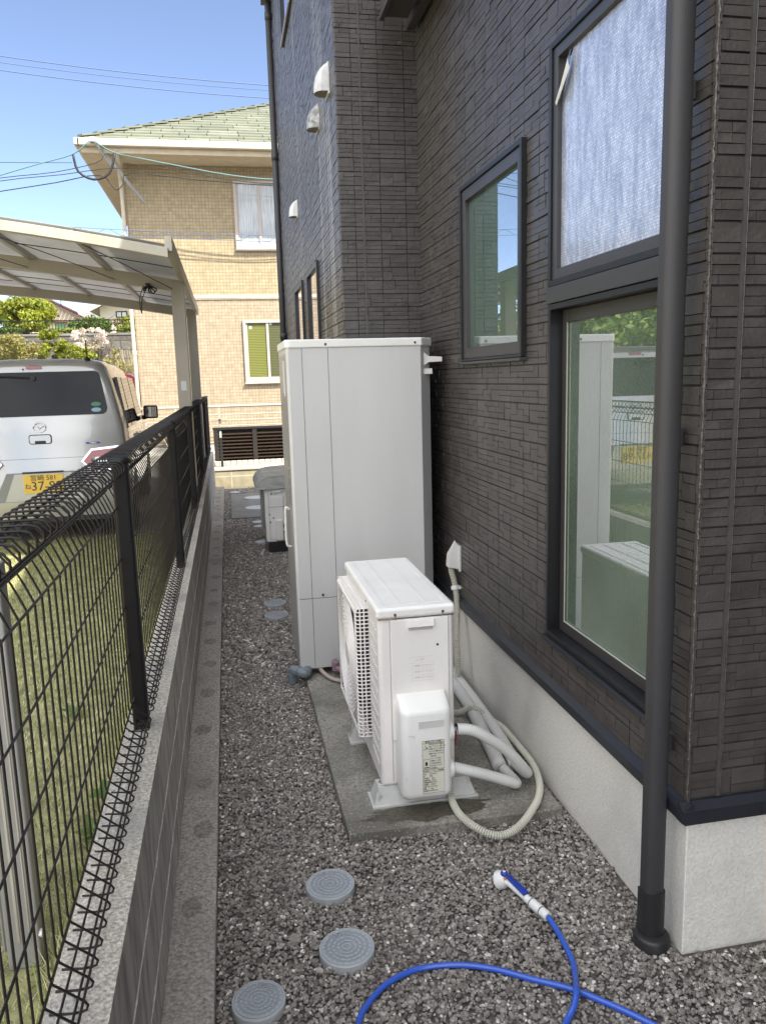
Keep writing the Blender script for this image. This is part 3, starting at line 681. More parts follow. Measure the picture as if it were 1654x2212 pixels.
# ------------------------------------------------------------------ round lids
def lid(k, x, y, r, label, word='汚水', rot=0.0, grp='small grey drain lids in the gravel', detail=True, z=.034):
    t = thing('drain_manhole', label, 'manhole', (x, y, 0), grp)
    mb = MB(); mb.lathe([(r, -.03), (r, z - .003), (r - .002, z), (r - .006, z), (r - .0065, z - .0025), (.001, z - .0025)], (x, y, 0), 48)
    mb.build('rim', 'lid_rim' if detail else 'lid_pale', t)
    mb = MB(); mb.lathe([(r - .0075, z - .004), (r - .0075, z - .0012), (.001, z - .0012)], (x, y, 0), 48, mi=1 if detail else 0)
    if detail:
        mb.lathe([(r - .0125, z - .0014), (r - .0125, z + .0006), (r - .0078, z + .0006), (r - .0078, z - .0014)], (x, y, 0), 48, caps=False)
        nr = 5; h = z + .0008; ca, sa = math.cos(rot), math.sin(rot)
        for q in range(nr):
            ra = (r - .012) * (q + .55) / nr; rb = (r - .012) * (q + 1.28) / nr; m_ = 8 + 4 * q; 
            for i in range(m_):
                a0 = 2 * math.pi * (i + .5 * (q % 2)) / m_; a1 = a0 + 2 * math.pi / m_ * .88 - .02
                am = (a0 + a1) / 2
                lx = (ra + rb) / 2 * math.cos(am); ly = (ra + rb) / 2 * math.sin(am)
                u = lx * ca + ly * sa; v = -lx * sa + ly * ca
                if v > r * .5 and abs(u) < r * .38: continue
                st = 3; hh = h if (i + q) % 3 else h + .0003
                g = .0012
                rr0 = ra + g; rr1 = rb - (.36 * (rb - ra)) 
                vs = []; 
                for s_ in range(st + 1):
                    aa = a0 + (a1 - a0) * s_ / st
                    for rr, zz in ((rr0, z - .001), (rr0, hh), (rr1, hh), (rr1, z - .001)): vs.append((x + rr * math.cos(aa), y + rr * math.sin(aa), zz))
                fs = [(4 * s_ + e, 4 * s_ + e + 1, 4 * s_ + e + 5, 4 * s_ + e + 4) for s_ in range(st) for e in range(3)] + [(0, 1, 2, 3), (4 * st + 3, 4 * st + 2, 4 * st + 1, 4 * st)]
                mb.add(vs, fs)
    pl = mb.build('plate', ['lid', 'lid_base'] if detail else ['lid_pale' if r > .1 else 'lid_pale'], t, fix=False)
    if detail:
        X = Vector((math.cos(rot), math.sin(rot), 0)); Y = Vector((-math.sin(rot), math.cos(rot), 0))
        c = Vector((x, y, z + .0004)) + Y * r * .68
        e = MB(); pts = [c + X * (r * .26 * (1 if math.cos(a) > 0 else -1)) * 1.0 + X * r * .14 * math.cos(a) + Y * r * .15 * math.sin(a) for a in [2 * math.pi * i / 24 for i in range(25)]]
        e.tube(pts, .0011, 5); e.build('oval_border', 'lid_rim', pl)
        text('lettering', word, r * .26, c, X, Y, 'lid_rim', pl, depth=.0008)
    return t
LL = ['grey drain lid just in front of the stained slab, farthest of the near three', 'largest looking grey drain lid just behind the loop of blue hose', 'grey drain lid beside the kerb at the bottom edge of the photo',
      'farther of the two grey lids left of the tank base', 'nearer of the two grey lids left of the tank base', 'thin grey lid just in front of the far slab, farther of the pair', 'thin grey lid just in front of the far slab, nearer of the pair',
      'small lid half under the front corner of the far air conditioner unit', 'small lid in the gravel behind the far slab', 'pale round lid on the far slab, farther one', 'pale round lid on the far slab, nearer one']
for k, (x, y, r) in enumerate(LIDS):
    lid(k, x, y, r, LL[k], '雨水' if k == 2 else '汚水', rot=-.5 if k == 2 else .25, detail=k < 5, z=.022 if k < 9 else .03,
        grp='small grey drain lids in the gravel' if k < 9 else 'pale round lids on the far slab')

# ------------------------------------------------------------------ hot water tank
tk = thing('hot_water_tank', 'tall pale grey hot water tank cabinet standing against the dark wall', 'water heater', (.66, 4.4, .04))
x0, x1, x2, yf, yb, zb, zt = .308, 1.017, 1.095, 4.12, 4.67, .082, 1.812
mb = MB(); R1 = .012
mb.prism([(x0 + R1, yf), (x1, yf), (x2 - .008, yf + .085), (x2 - .008, yb), (x0 + R1 * .0, yb), (x0, yf + R1)], 'z', zb, zt)
bd = mb.build('cabinet', 'tank', tk, bevel=.003)
mb = MB(); mb.box(x0 - .0015, x0 - .0003, yf + .03, yb - .02, .10, zt - .03); mb.build('side_panel', 'tank_side', tk)
mb = MB()
for sx_, za, zc in ((.389, zb + .002, zt), (.524, zb + .002, zt)): mb.box(sx_ - .0011, sx_ + .0011, yf - .0008, yf + .001, za, zc)
mb.box(x0 + .012, .524, yf - .0008, yf + .001, .478, .4805); mb.build('panel_joint', 'seam', bd)
mb = MB(); mb.prism([(x0 - .006, yf + .012), (x0 + .012, yf - .008), (x1 + .004, yf - .008), (x2 + .004, yf + .085), (x2 + .004, yb + .01), (x0 - .006, yb + .01)], 'z', 1.808, 1.852)
mb.build('top_cap', 'white', tk, bevel=.008, seg=3)
for (sx_, sz) in ((.512, 1.826), (.985, 1.826), (.447, .497)): mb = MB(); mb.tube([(sx_, yf - .011, sz), (sx_, yf + .002, sz)], .0062, 10); mb.build('screw', 'rust', bd)
mb = MB(); mb.box(x0 - .006, x0 + .004, 4.26, 4.34, 1.56, 1.75); hnd = mb.build('side_cover', 'tank', tk, bevel=.004)
mb = MB(); mb.tube([(x0 - .009, 4.29, 1.575), (x0, 4.29, 1.575)], .006, 8); mb.build('knob', 'alu', hnd)
mb = MB(); mb.tube(curve_pts([(x0, 4.38, .93), (x0 - .02, 4.38, .945), (x0 - .024, 4.38, .90), (x0 - .024, 4.38, .74), (x0, 4.38, .72)], 5), .007, 8); mb.build('relief_lever', 'nozzle', tk, smooth=True)
text('lettering', 'エコキュート', .05, (x0 - .0026, 4.27, 1.08), (0, 0, -1), (0, 1, 0), 'print', tk)
mb = MB()
mb.prism([(x1 + .004, 1.795), (x1 + .05, 1.755), (x1 + .125, 1.75), (x1 + .125, 1.725), (x1 + .05, 1.722), (x1 + .004, 1.69)], 'y', yf + .03, yf + .055); mb.box(x1 + .002, x1 + .07, yf + .03, yf + .09, 1.66, 1.69)
mb.build('wall_bracket', 'cream', tk, bevel=.002)
for (lx, ly) in ((.40, 4.25), (.98, 4.25), (.70, 4.6)):
    mb = MB(); mb.box(lx - .04, lx + .04, ly - .04, ly + .04, .04, .085); mb.build('leg', 'alu', tk, bevel=.003)
# pipework under the tank
mb = MB(); mb.tube(curve_pts([(.36, 4.24, .10), (.345, 4.12, .075), (.325, 4.07, .078), (.285, 4.10, .085), (.262, 4.13, .08)], 5), .026, 14); mb.tube([(.262, 4.13, .09), (.262, 4.125, .01)], .026, 14)
mb.tube([(.30, 4.085, .083), (.275, 4.11, .083)], .030, 14); mb.tube([(.262, 4.13, .062), (.262, 4.128, .048)], .030, 14)
tag(mb.build('drain_elbow', 'pvc', smooth=False), 'dark grey plastic drain elbow poking out under the tank corner', 'pipe')
mb = MB(); mb.tube(curve_pts([(.40, 4.28, .10), (.42, 4.12, .07), (.47, 4.00, .058), (.56, 3.95, .056), (.66, 4.0, .058), (.70, 4.2, .08)], 6), .011, 10)
tag(mb.build('copper_pipe', mat('beige_insulation', (.42, .36, .30), .7), smooth=True), 'thin beige insulated pipe curving under the tank', 'pipe')
mb = MB(); mb.tube(curve_pts([(.50, 4.2, .12), (.50, 4.06, .10), (.55, 4.03, .088), (.66, 4.06, .086)], 5), .018, 10); mb.tube([(.495, 4.06, .085), (.495, 4.06, .13)], .022, 12)
tag(mb.build('purple_fitting', mat('mauve_plastic', (.24, .15, .18), .5), smooth=False), 'mauve pipe fitting in the gap under the tank', 'pipe fitting')

# ------------------------------------------------------------------ heat pump unit
hp = thing('heat_pump_unit', 'aged white outdoor heat pump unit with a printed label, in front of the tank', 'heat pump', (.64, 3.1, .04))
hx0, hx1, hy0, hy1, hz0, hz1 = .49, .780, 2.722, 3.505, .112, .79
mb = MB(); mb.box(hx0, hx1, hy0, hy1, hz0, hz1); body = mb.build('casing', 'cream', hp, bevel=.02, seg=4)
mb = MB(); mb.box(hx0 - .006, hx1 + .004, hy0 - .008, hy1 + .006, .776, .818); top = mb.build('top_cover', 'white', hp, bevel=.014, seg=4)
mb = MB()
for xx in (.520, .585, .680, .752):
    mb.bar((xx - .003, hy0 + .035, .8185), (xx - .003, hy1 - .04, .8185), .0022, .0022); mb.bar((xx + .004, hy0 + .035, .8185), (xx + .004, hy1 - .04, .8185), .0022, .0018)
mb.bar((.52, hy0 + .034, .8185), (.752, hy0 + .034, .8185), .0022, .0022, up=(0, 0, 1))
mb.build('rib', mat('rib_shade', (.66, .66, .65), .5), top)
for p in ((.555, hy0 - .010, .792), (.735, hy0 - .010, .792)): mb = MB(); mb.tube([p, (p[0], p[1] + .006, p[2])], .0052, 10); mb.build('screw', 'rust', top)
mb = MB(); mb.tube([(hx0 - .008, 2.93, .79), (hx0 - .002, 2.93, .79)], .004, 8); mb.build('screw', 'rust', top)
mb = MB()
mb.bar((hx0 + .002, hy0 - .0085, .7765), (.545, hy0 - .0085, .7765), .001, .0035); mb.build('rust_line', 'ruststain', top)
for p in ((.5555, .783, .0035), (.7335, .785, .0025)): mb = MB(); mb.box(p[0] - p[2], p[0] + p[2], hy0 - .0088, hy0 - .0075, p[1] - .010, p[1] + .004); mb.build('rust_stain', 'ruststain', top)
mb = MB(); mb.box(hx0 + .002, hx1 - .002, hy0 - .001, hy0 + .002, .7725, .776); mb.build('lid_shadow_gap', 'seam', body)
# service panel on the narrow face
mb = MB(); mb.box(.536, .757, 2.7155, hy0 + .004, .30, .771); sp = mb.build('service_panel', 'cream', hp, bevel=.004, seg=3)
mb = MB(); mb.box(.5335, .536, hy0 - .0022, hy0 + .001, .135, .771); mb.box(.757, .7585, hy0 - .0022, hy0 + .001, .135, .771); mb.build('panel_joint', mat('soft_grey_joint', (.38, .36, .33), .6), sp)
mb = MB(); mb.prism([(2.7155, .768), (2.705, .768), (2.700, .742), (2.7155, .740)], 'x', .600, .700); mb.build('handle', 'cream', sp, bevel=.002)
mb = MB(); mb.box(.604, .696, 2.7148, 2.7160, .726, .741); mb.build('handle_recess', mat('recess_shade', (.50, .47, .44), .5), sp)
mb = MB(); mb.lathe([(.013, 0), (.0125, .0006), (.006, -.0015), (.0055, -.004)], (0, 0, 0), 20)
for i, v in enumerate(mb.v): mb.v[i] = (.713 + v[0], 2.7148 - v[2], .665 + v[1])
scr = mb.build('screw_recess', 'cream', sp); mb = MB(); mb.tube([(.713, 2.7135, .665), (.713, 2.7155, .665)], .0048, 10); mb.build('screw', 'rust', scr)
for k, zz in enumerate((.612, .588, .565, .542)):
    text('embossed_warning', ('△ 注意' if k == 0 else '△ 感電のおそれあり'), .0095, (.612 if k else .63, 2.7152, zz), (1, 0, 0), (0, 0, 1), 'emboss', sp, align='LEFT', depth=.0004)
mb = MB()
for zz in (.623, .600, .577, .553, .530): mb.box(.605, .700, 2.7149, 2.7158, zz, zz + .0008)
mb.build('embossed_border', 'emboss', sp)
# valve cover box
mb = MB(); cx0, cx1, cy0, cy1, cz0, cz1 = .548, .740, 2.618, 2.72, .098, .452
pr = [(cx0, cy1), (cx0, cy0 + .035)] + [(cx0 + .035 - .035 * math.cos(a), cy0 + .035 - .035 * math.sin(a)) for a in [math.pi / 2 * k / 6 for k in range(1, 7)]] + \
     [(cx1 - .03 + .03 * math.sin(a), cy0 + .03 - .03 * math.cos(a)) for a in [math.pi / 2 * k / 6 for k in range(0, 7)]] + [(cx1, cy1)]
def scale_poly(pr, s): 
    mx = (cx0 + cx1) / 2; return [(mx + (a - mx) * s, b + (cy1 - b) * (1 - s) * 1.5) for a, b in pr]
rings = [(cz0, .86), (cz0 + .006, .93), (cz0 + .018, .98), (cz0 + .035, 1), (cz1 - .02, 1), (cz1 - .007, .985), (cz1, .95)]
n = len(pr); vs = []; fs = []
for z, s in rings: vs += [(a, b, z) for a, b in scale_poly(pr, s)]
for i in range(len(rings) - 1):
    for j in range(n - 1): fs.append((i * n + j, i * n + j + 1, (i + 1) * n + j + 1, (i + 1) * n + j))
# sloped blend from the box top up to the panel
k = (len(rings) - 1) * n; top_poly = [(a, min(b + .06, cy1)) for a, b in scale_poly(pr, .97)]
vs += [(a, cy1, cz1 + .035 if 0 < j < n - 1 else cz1) for j, (a, b) in enumerate(top_poly)]
for j in range(n - 1): fs.append((k + j, k + j + 1, k + n + j + 1, k + n + j))
fs.append(tuple(range(n))[::-1])
mb.add(vs, fs); vc = mb.build('valve_cover', 'white', hp, smooth=True)
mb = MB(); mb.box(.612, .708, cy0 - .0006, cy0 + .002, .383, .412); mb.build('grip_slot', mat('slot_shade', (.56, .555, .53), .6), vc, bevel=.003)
mb = MB(); mb.box(.61, .71, cy0 - .0012, cy0 + .001, .4105, .4135); mb.box(.61, .71, cy0 - .0012, cy0 + .001, .3805, .3825); mb.box(.6095, .6115, cy0 - .0012, cy0 + .001, .3815, .4125); mb.box(.7085, .7105, cy0 - .0012, cy0 + .001, .3815, .4125)
mb.build('slot_edge', 'white', vc)
lx0, lx1, lz0, lz1 = .6235, .7065, .128, .335
mb = MB(); mb.box(lx0, lx1, cy0 - .0007, cy0 + .001, lz0, lz1); lb = mb.build('label', 'label', vc)
mb = MB(); e = cy0 - .0011
for z in (lz0, lz1 - .0008, .222, .210, .325): mb.box(lx0, lx1, e, cy0, z, z + .0008)
for x in (lx0, lx1 - .0008): mb.box(x, x + .0008, e, cy0, lz0, lz1)
for z in (.262, .224): mb.box(lx0 + .004, .652, e, cy0, z, z + .0008)
for x in (lx0 + .004, .6512): mb.box(x, x + .0008, e, cy0, .224, .262)
mb.bar((.634, e, .318), (.644, e, .300), .0005, .0018); mb.bar((.628, e, .300), (.645, e, .308), .0005, .0014); mb.bar((.640, e, .298), (.640, e, .262), .0005, .001); mb.box(.634, .643, e, cy0, .238, .252); mb.box(.630, .648, e, cy0, .228, .232)
mb.build('label_drawing', 'ink', lb)
text('lettering', '使用上のご注意', .0088, ((lx0 + lx1) / 2, e, .3298), (1, 0, 0), (0, 0, 1), 'ink', lb, depth=.0002)
LT = ['本機の据付けは必ず販売店に', '依頼してください。感電、火災', 'の原因になります。配管カバー', 'を外すときは電源を切ること', '高温部に触れないでください', '水抜き手順', '(1)ブレーカーを切る', '(2)配管カバーを外す', '(3)水抜き栓を開ける', '(4)水を抜いてください', '(5)栓を閉める']
for k, t_ in enumerate(LT): text('lettering', t_, .0062, (.6535 if k > 4 else .648, e, .3205 - k * .0094), (1, 0, 0), (0, 0, 1), 'ink', lb, align='LEFT', depth=.0002, sx=.72)
text('lettering', '家庭用ヒートポンプ給湯機', .0072, ((lx0 + lx1) / 2, e, .216), (1, 0, 0), (0, 0, 1), 'ink', lb, depth=.0002, sx=.9)
LT = ['形式         BHP-HA45P', '相             単相', '定格電圧       200V', '定格周波数   50/60Hz', '中間期加熱能力 4.5kW', '消費電力    0.995kW', '冷媒  R744 CO2 0.88kg', '質量            52kg', '製造番号 16022850 2016']
for k, t_ in enumerate(LT): text('lettering', t_, .0066, (lx0 + .003, e, .2035 - k * .0082), (1, 0, 0), (0, 0, 1), 'ink', lb, align='LEFT', depth=.0002, sx=.78)
# printed warning marks and scratches are left as faint dark strokes
mb = MB()
for a, b in (((.572, .36), (.598, .357)), ((.585, .353), (.600, .352)), ((.720, .122), (.728, .112)), ((.560, .20), (.566, .188))): mb.bar((a[0], cy0 - .0004, a[1]), (b[0], cy0 - .0004, b[1]), .0008, .0009)
mb.build('scratch', mat('scratch_grey', (.35, .34, .33), .6), vc)
# pipe outlets on the right of the cover
for z in (.345, .195):
    mb = MB(); mb.tube([(cx1 - .006, 2.665, z), (cx1 + .012, 2.665, z)], [.040, .034], 20)
    mb.build('pipe_collar', 'white', vc, smooth=False, bevel=.003)
# fan guard on the alley side
gy0, gy1, gz0, gz1, gd = 2.915, 3.44, .235, .765, .050
mb = MB(); mb.box(hx0 - .003, hx0 + .001, gy0 + .015, gy1 - .015, gz0 + .012, gz1 - .012); mb.build('fan_opening', 'hole', hp)
mb = MB(); nz = 34
for k in range(nz + 1):
    z = gz0 + (gz1 - gz0) * k / nz
    mb.tube(curve_pts([(hx0, gy0, z), (hx0 - gd + .008, gy0 + .003, z), (hx0 - gd, gy0 + .018, z)], 3), .0025, 5)
    mb.tube([(hx0, gy1, z), (hx0 - gd, gy1 - .01, z)], .0025, 4)
ny = 34
for k in range(ny + 1):
    y = gy0 + .006 + (gy1 - gy0 - .012) * k / ny
    mb.tube([(hx0, y, gz1), (hx0 - gd + .008, y, gz1 - .002), (hx0 - gd, y, gz1 - .016)], .0025, 4)
for xx in (hx0 - .018, hx0 - .034): 
    mb.tube([(xx, gy0, gz0), (xx, gy0, gz1), (xx, gy1, gz1), (xx, gy1, gz0), (xx, gy0, gz0)], .0028, 5)
xx = hx0 - gd
frame4(mb, gy0 + .014, gy1 - .008, gz0 + .006, gz1 - .012, .014, .012, .012, .012, xx - .003, xx + .003)
cyc, czc = (gy0 + gy1) / 2, (gz0 + gz1) / 2
for s_ in range(2, 15):
    r = .018 * s_; pts = []
    for k in range(49):
        a = 2 * math.pi * k / 48; yy = cyc + r * math.cos(a); zz = czc + r * math.sin(a)
        if abs(yy - cyc) > (gy1 - gy0) / 2 - .014 or abs(zz - czc) > (gz1 - gz0) / 2 - .014:
            if len(pts) > 2: mb.tube(pts, .0023, 4)
            pts = []; continue
        pts.append((xx, yy, zz))
    if len(pts) > 2: mb.tube(pts, .0023, 4)
for k in range(48):
    a = 2 * math.pi * k / 48; t = .26 / max(abs(math.cos(a)), abs(math.sin(a))); t = min(t, .25)
    mb.tube([(xx + .001, cyc + .04 * math.cos(a), czc + .04 * math.sin(a)), (xx + .001, cyc + t * .6 * math.cos(a + .12), czc + t * .6 * math.sin(a + .12)), (xx + .001, cyc + t * math.cos(a), czc + t * math.sin(a))], .002, 4)
mb.tube([(xx - .004, cyc, czc), (xx + .003, cyc, czc)], .045, 20)
mb.build('fan_guard', 'cream', hp, smooth=False)
mb = MB()
for k in range(12): # louvre creases pressed in the front panel near the guard
    z = .20 + k * .048; mb.bar((hx0 - .001, hy0 + .03, z - .004), (hx0 - .001, gy0 - .02, z + .006), .003, .0035)
mb.build('pressed_rib', 'emboss', body)
# feet
for (fy) in (2.745, 3.29):
    mb = MB()
    a, b = .448, .862; mb.box(a, b, fy - .045, fy + .075, .040, .050)
    vs = [(a + .008, fy - .035, .05), (b - .008, fy - .035, .05), (b - .008, fy + .065, .05), (a + .008, fy + .065, .05), (a + .028, fy - .015, .115), (b - .03, fy - .015, .115), (b - .03, fy + .045, .115), (a + .028, fy + .045, .115)]
    mb.add(vs, [(4, 5, 6, 7), (0, 1, 5, 4), (1, 2, 6, 5), (2, 3, 7, 6), (3, 0, 4, 7)])
    mb.box(a + .034, a + .06, fy - .012, fy + .04, .116, .119)
    ft = mb.build('foot_block', mat('foot_plastic', (.56, .56, .54), .6, var=.15, vs=12, stain=(.16, .13, .10), st=(.54, .66), ss=9), hp, bevel=.004)
    mb = MB(); mb.tube([(a + .045, fy + .012, .119), (a + .045, fy + .012, .130)], .007, 6); mb.tube([(a + .045, fy + .012, .119), (a + .045, fy + .012, .121)], .012, 12); mb.build('bolt', 'alu', ft)

# insulated pipes, ducts, drain hose
def wrap_pipe(pts, r, label, grp):
    mb = MB(); q = resample(curve_pts(pts, 8), .0035); mb.tube(q, r, 16, rfun=lambda i: r - (.0010 if i % 2 else 0))
    for k in range(0, len(q) - 1, 2):
        for j in range(16): mb.mi[k * 16 + j] = 1
    o = mb.build('insulated_pipe', ['wrap', 'wrap_dk'], smooth=True); tag(o, label, 'pipe', grp); return o
grp = 'white wrapped pipes of the heat pump'
a1 = wrap_pipe([(.770, 2.668, .345), (.83, 2.66, .335), (.90, 2.665, .288), (.97, 2.68, .228), (1.035, 2.70, .150), (1.075, 2.735, .092), (1.075, 2.80, .075), (1.07, 2.90, .070)], .021, 'upper white wrapped pipe arching down from the heat pump to the wall', grp)
a2 = wrap_pipe([(.752, 2.665, .195), (.82, 2.66, .172), (.90, 2.675, .135), (.98, 2.69, .094), (1.018, 2.705, .072), (1.022, 2.76, .064), (1.015, 2.84, .063)], .021, 'lower white wrapped pipe running low across the slab from the heat pump', grp)
mb = MB(); mb.tube([(.75, 2.666, .345), (.772, 2.667, .345)], .009, 12); mb.build('copper_end', 'alu', a1, smooth=True)
mb = MB(); mb.tube([(.768, 2.668, .345), (.772, 2.668, .345)], .0205, 16); mb.build('foam_end', 'hole', a1)
for i, (xa, xb, z) in enumerate(((1.005, 1.075, .068), (1.07, 1.118, .066))):
    mb = MB(); mb.tube(curve_pts([(xa + .0, 2.86, z - .0), (xa + .025, 3.10, z), (xb - .01, 3.5, z), (xb - .01, 3.9, z), (xb - .05, 4.4, z + .02)], 8), .026 if i else .029, 16)
    tag(mb.build('white_duct', 'duct', smooth=True), ['grey white duct on the slab, nearer the heat pump', 'grey white duct on the slab, nearer the foundation'][i], 'duct', 'pair of ducts running back along the wall')
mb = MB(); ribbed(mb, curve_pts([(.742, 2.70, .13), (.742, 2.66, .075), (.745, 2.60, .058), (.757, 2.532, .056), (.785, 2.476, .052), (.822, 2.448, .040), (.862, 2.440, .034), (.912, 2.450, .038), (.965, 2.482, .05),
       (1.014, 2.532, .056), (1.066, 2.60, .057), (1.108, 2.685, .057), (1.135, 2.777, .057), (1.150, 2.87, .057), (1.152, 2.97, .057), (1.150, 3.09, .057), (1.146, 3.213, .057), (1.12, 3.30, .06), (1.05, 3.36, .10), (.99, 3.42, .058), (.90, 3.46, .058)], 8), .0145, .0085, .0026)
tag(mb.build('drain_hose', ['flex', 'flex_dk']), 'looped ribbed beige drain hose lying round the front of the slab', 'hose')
mb = MB(); mb.tube([(.790, 2.80, .215), (.792, 2.80, .27)], .0035, 6); mb.tube([(.802, 2.80, .215), (.806, 2.80, .275)], .0035, 6, mi=1); mb.box(.782, .812, 2.79, 2.81, .20, .215, 2)
tag(mb.build('cut_wires', ['nozzle', mat('red_wire', (.35, .03, .04), .5), 'grey_rub']), 'short cut white and red wires in a grey cap beside the heat pump', 'wire')

# ------------------------------------------------------------------ second outdoor unit further down
ac = thing('air_conditioner_unit', 'small white outdoor air conditioner unit with a curved top cover, beyond the tank', 'air conditioner', (.45, 7.9, 0))
ax0, ax1, ay0, ay1, az0, az1 = .295, .60, 7.55, 8.33, .10, .625
mb = MB(); mb.box(ax0, ax1, ay0, ay1, az0, az1); b2 = mb.build('casing', 'white', ac, bevel=.012, seg=3)
mb = MB(); mb.box(ax0 - .006, ax1 + .006, ay0 - .006, ay1 + .006, az1 - .03, az1 + .004); mb.build('top_cover', 'white', ac, bevel=.008)
mb = MB(); pf = [(.215, .625), (.225, .66), (.25, .70), (.30, .735), (.37, .752), (.62, .765), (.62, .757), (.37, .744), (.305, .727), (.258, .694), (.234, .657), (.226, .625)]
mb.prism(pf, 'y', 7.50, 8.38); cvm = mat('wavy_grey_cover', (.40, .41, .40), .5, var=.35, vs=8, stretch=(1, 1, 6))
mb.add([(.226, 7.502, .627), (.62, 7.502, .632), (.62, 7.502, .757), (.37, 7.502, .744), (.305, 7.502, .727), (.258, 7.502, .694), (.234, 7.502, .657)], [(0, 1, 2, 3, 4, 5, 6)])
mb.build('rain_cover', cvm, ac)
mb = MB(); mb.box(.345, .470, ay0 - .008, ay0, .13, .545); pn = mb.build('service_panel', 'white', ac, bevel=.006)
mb = MB(); mb.box(.385, .465, ay0 - .045, ay0 - .006, .115, .33); mb.build('valve_cover', 'white', ac, bevel=.02, seg=4)
mb = MB(); mb.box(.375, .46, ay0 - .022, ay0, .585, .600); mb.build('handle', 'white', ac, bevel=.006)
for p in ((.362, .575), (.335, .375), (.372, .34), (.342, .30)): mb = MB(); mb.tube([(p[0], ay0 - .012, p[1]), (p[0], ay0 - .004, p[1])], .007, 8); mb.build('screw', 'rust', b2)
mb = MB(); mb.box(.3325, .3345, ay0 - .001, ay0 + .001, .11, .59); mb.box(.335, .48, ay0 - .0095, ay0 - .007, .445, .4475); mb.box(.478, .480, ay0 - .001, ay0 + .001, .11, .55); mb.build('panel_joint', 'seam', pn)
mb = MB(); mb.box(.50, .58, ay0 - .003, ay0, .37, .53); l2 = mb.build('label', 'label', ac); mb = MB()
for k in range(12): mb.box(.505, .575 - .01 * (k % 3), ay0 - .004, ay0 - .002, .38 + k * .0118, .386 + k * .0118)
mb.build('label_print', 'print', l2)
mb = MB()
for k in range(30): z = .16 + k * .0155; mb.tube([(ax0, ay0 + .04, z), (ax0 - .02, ay0 + .05, z), (ax0 - .02, ay0 + .60, z), (ax0, ay0 + .61, z)], .003, 4)
mb.build('fan_guard', 'alu', ac)
for ya in (ay0 - .02, ay1 - .15): mb = MB(); mb.box(ax0 + .02, ax1, ya, ya + .12, .0, .10); mb.build('foot_block', 'hole', ac, bevel=.005)
for k, (z, lab) in enumerate(((.285, 'upper pale pipe leaving the far air conditioner cover'), (.215, 'lower pale pipe leaving the far air conditioner cover'))):
    mb = MB(); mb.tube(curve_pts([(.46, ay0 - .025, z), (.53, ay0 - .03, z + .04), (.60, ay0 - .02, z + .075), (.67, ay0, z + .08)], 5), .019, 12)
    tag(mb.build('insulated_pipe', 'duct', smooth=True), lab, 'pipe', 'pipes of the far air conditioner')
mb = MB(); mb.tube([(.27, 7.62, .015), (.25, 7.48, .012), (.235, 7.42, .012)], .012, 8); tag(mb.build('drain_hose', 'duct'), 'short pale drain hose end at the foot of the far air conditioner', 'hose')

# ------------------------------------------------------------------ block wall under the fence
bw = thing('block_wall', 'weathered low concrete block wall with dark streaked face under the mesh fence', 'wall', (-.31, 5, 0))
mb = MB(); mb.box(-.358, -.262, -4, 12.40, -.2, .616, 0); mb.box(-.262, -.252, -4, 12.40, .09, .616, 1)
mb.box(-.262, -.258, -4, 12.40, .046, .09, 1)
mb.build('wall', ['block_top', 'block_side'], bw)
mb = MB(); mb.box(-.3585, -.2505, -4, 12.402, .6165, .62); mb.build('coping_face', 'block_top', bw)
mb = MB(); R_ = random.Random(9)
for (za, zb_) in ((.225, .235), (.425, .43)):
    y = 0.0; z = za; pts = []
    while y < 12.3: pts.append((-.2515, y, z + R_.uniform(-.004, .004))); y += R_.uniform(.03, .09)
    mb.tube(pts, .0022, 4, rfun=lambda i: .0012 + .0022 * ((i * 37) % 7) / 7)
mb.build('mortar_line', 'crack', bw)
# dark round patches along the kerb
mb = MB()
y = .95; k = 0; R_ = random.Random(2)
while y < 12.2:
    rr = R_.uniform(.030, .042); cx = -.19 + R_.uniform(-.012, .012)
    pts = [(cx + rr * (1 + .12 * R_.uniform(-1, 1)) * math.cos(a), y + rr * 1.5 * (1 + .15 * R_.uniform(-1, 1)) * math.sin(a), .0462) for a in [2 * math.pi * i / 18 for i in range(18)]]
    mb.add(pts, [tuple(range(18))]); y += R_.uniform(.30, .52)
o = mb.build('stain_patches', 'patch', kb, fix=False)

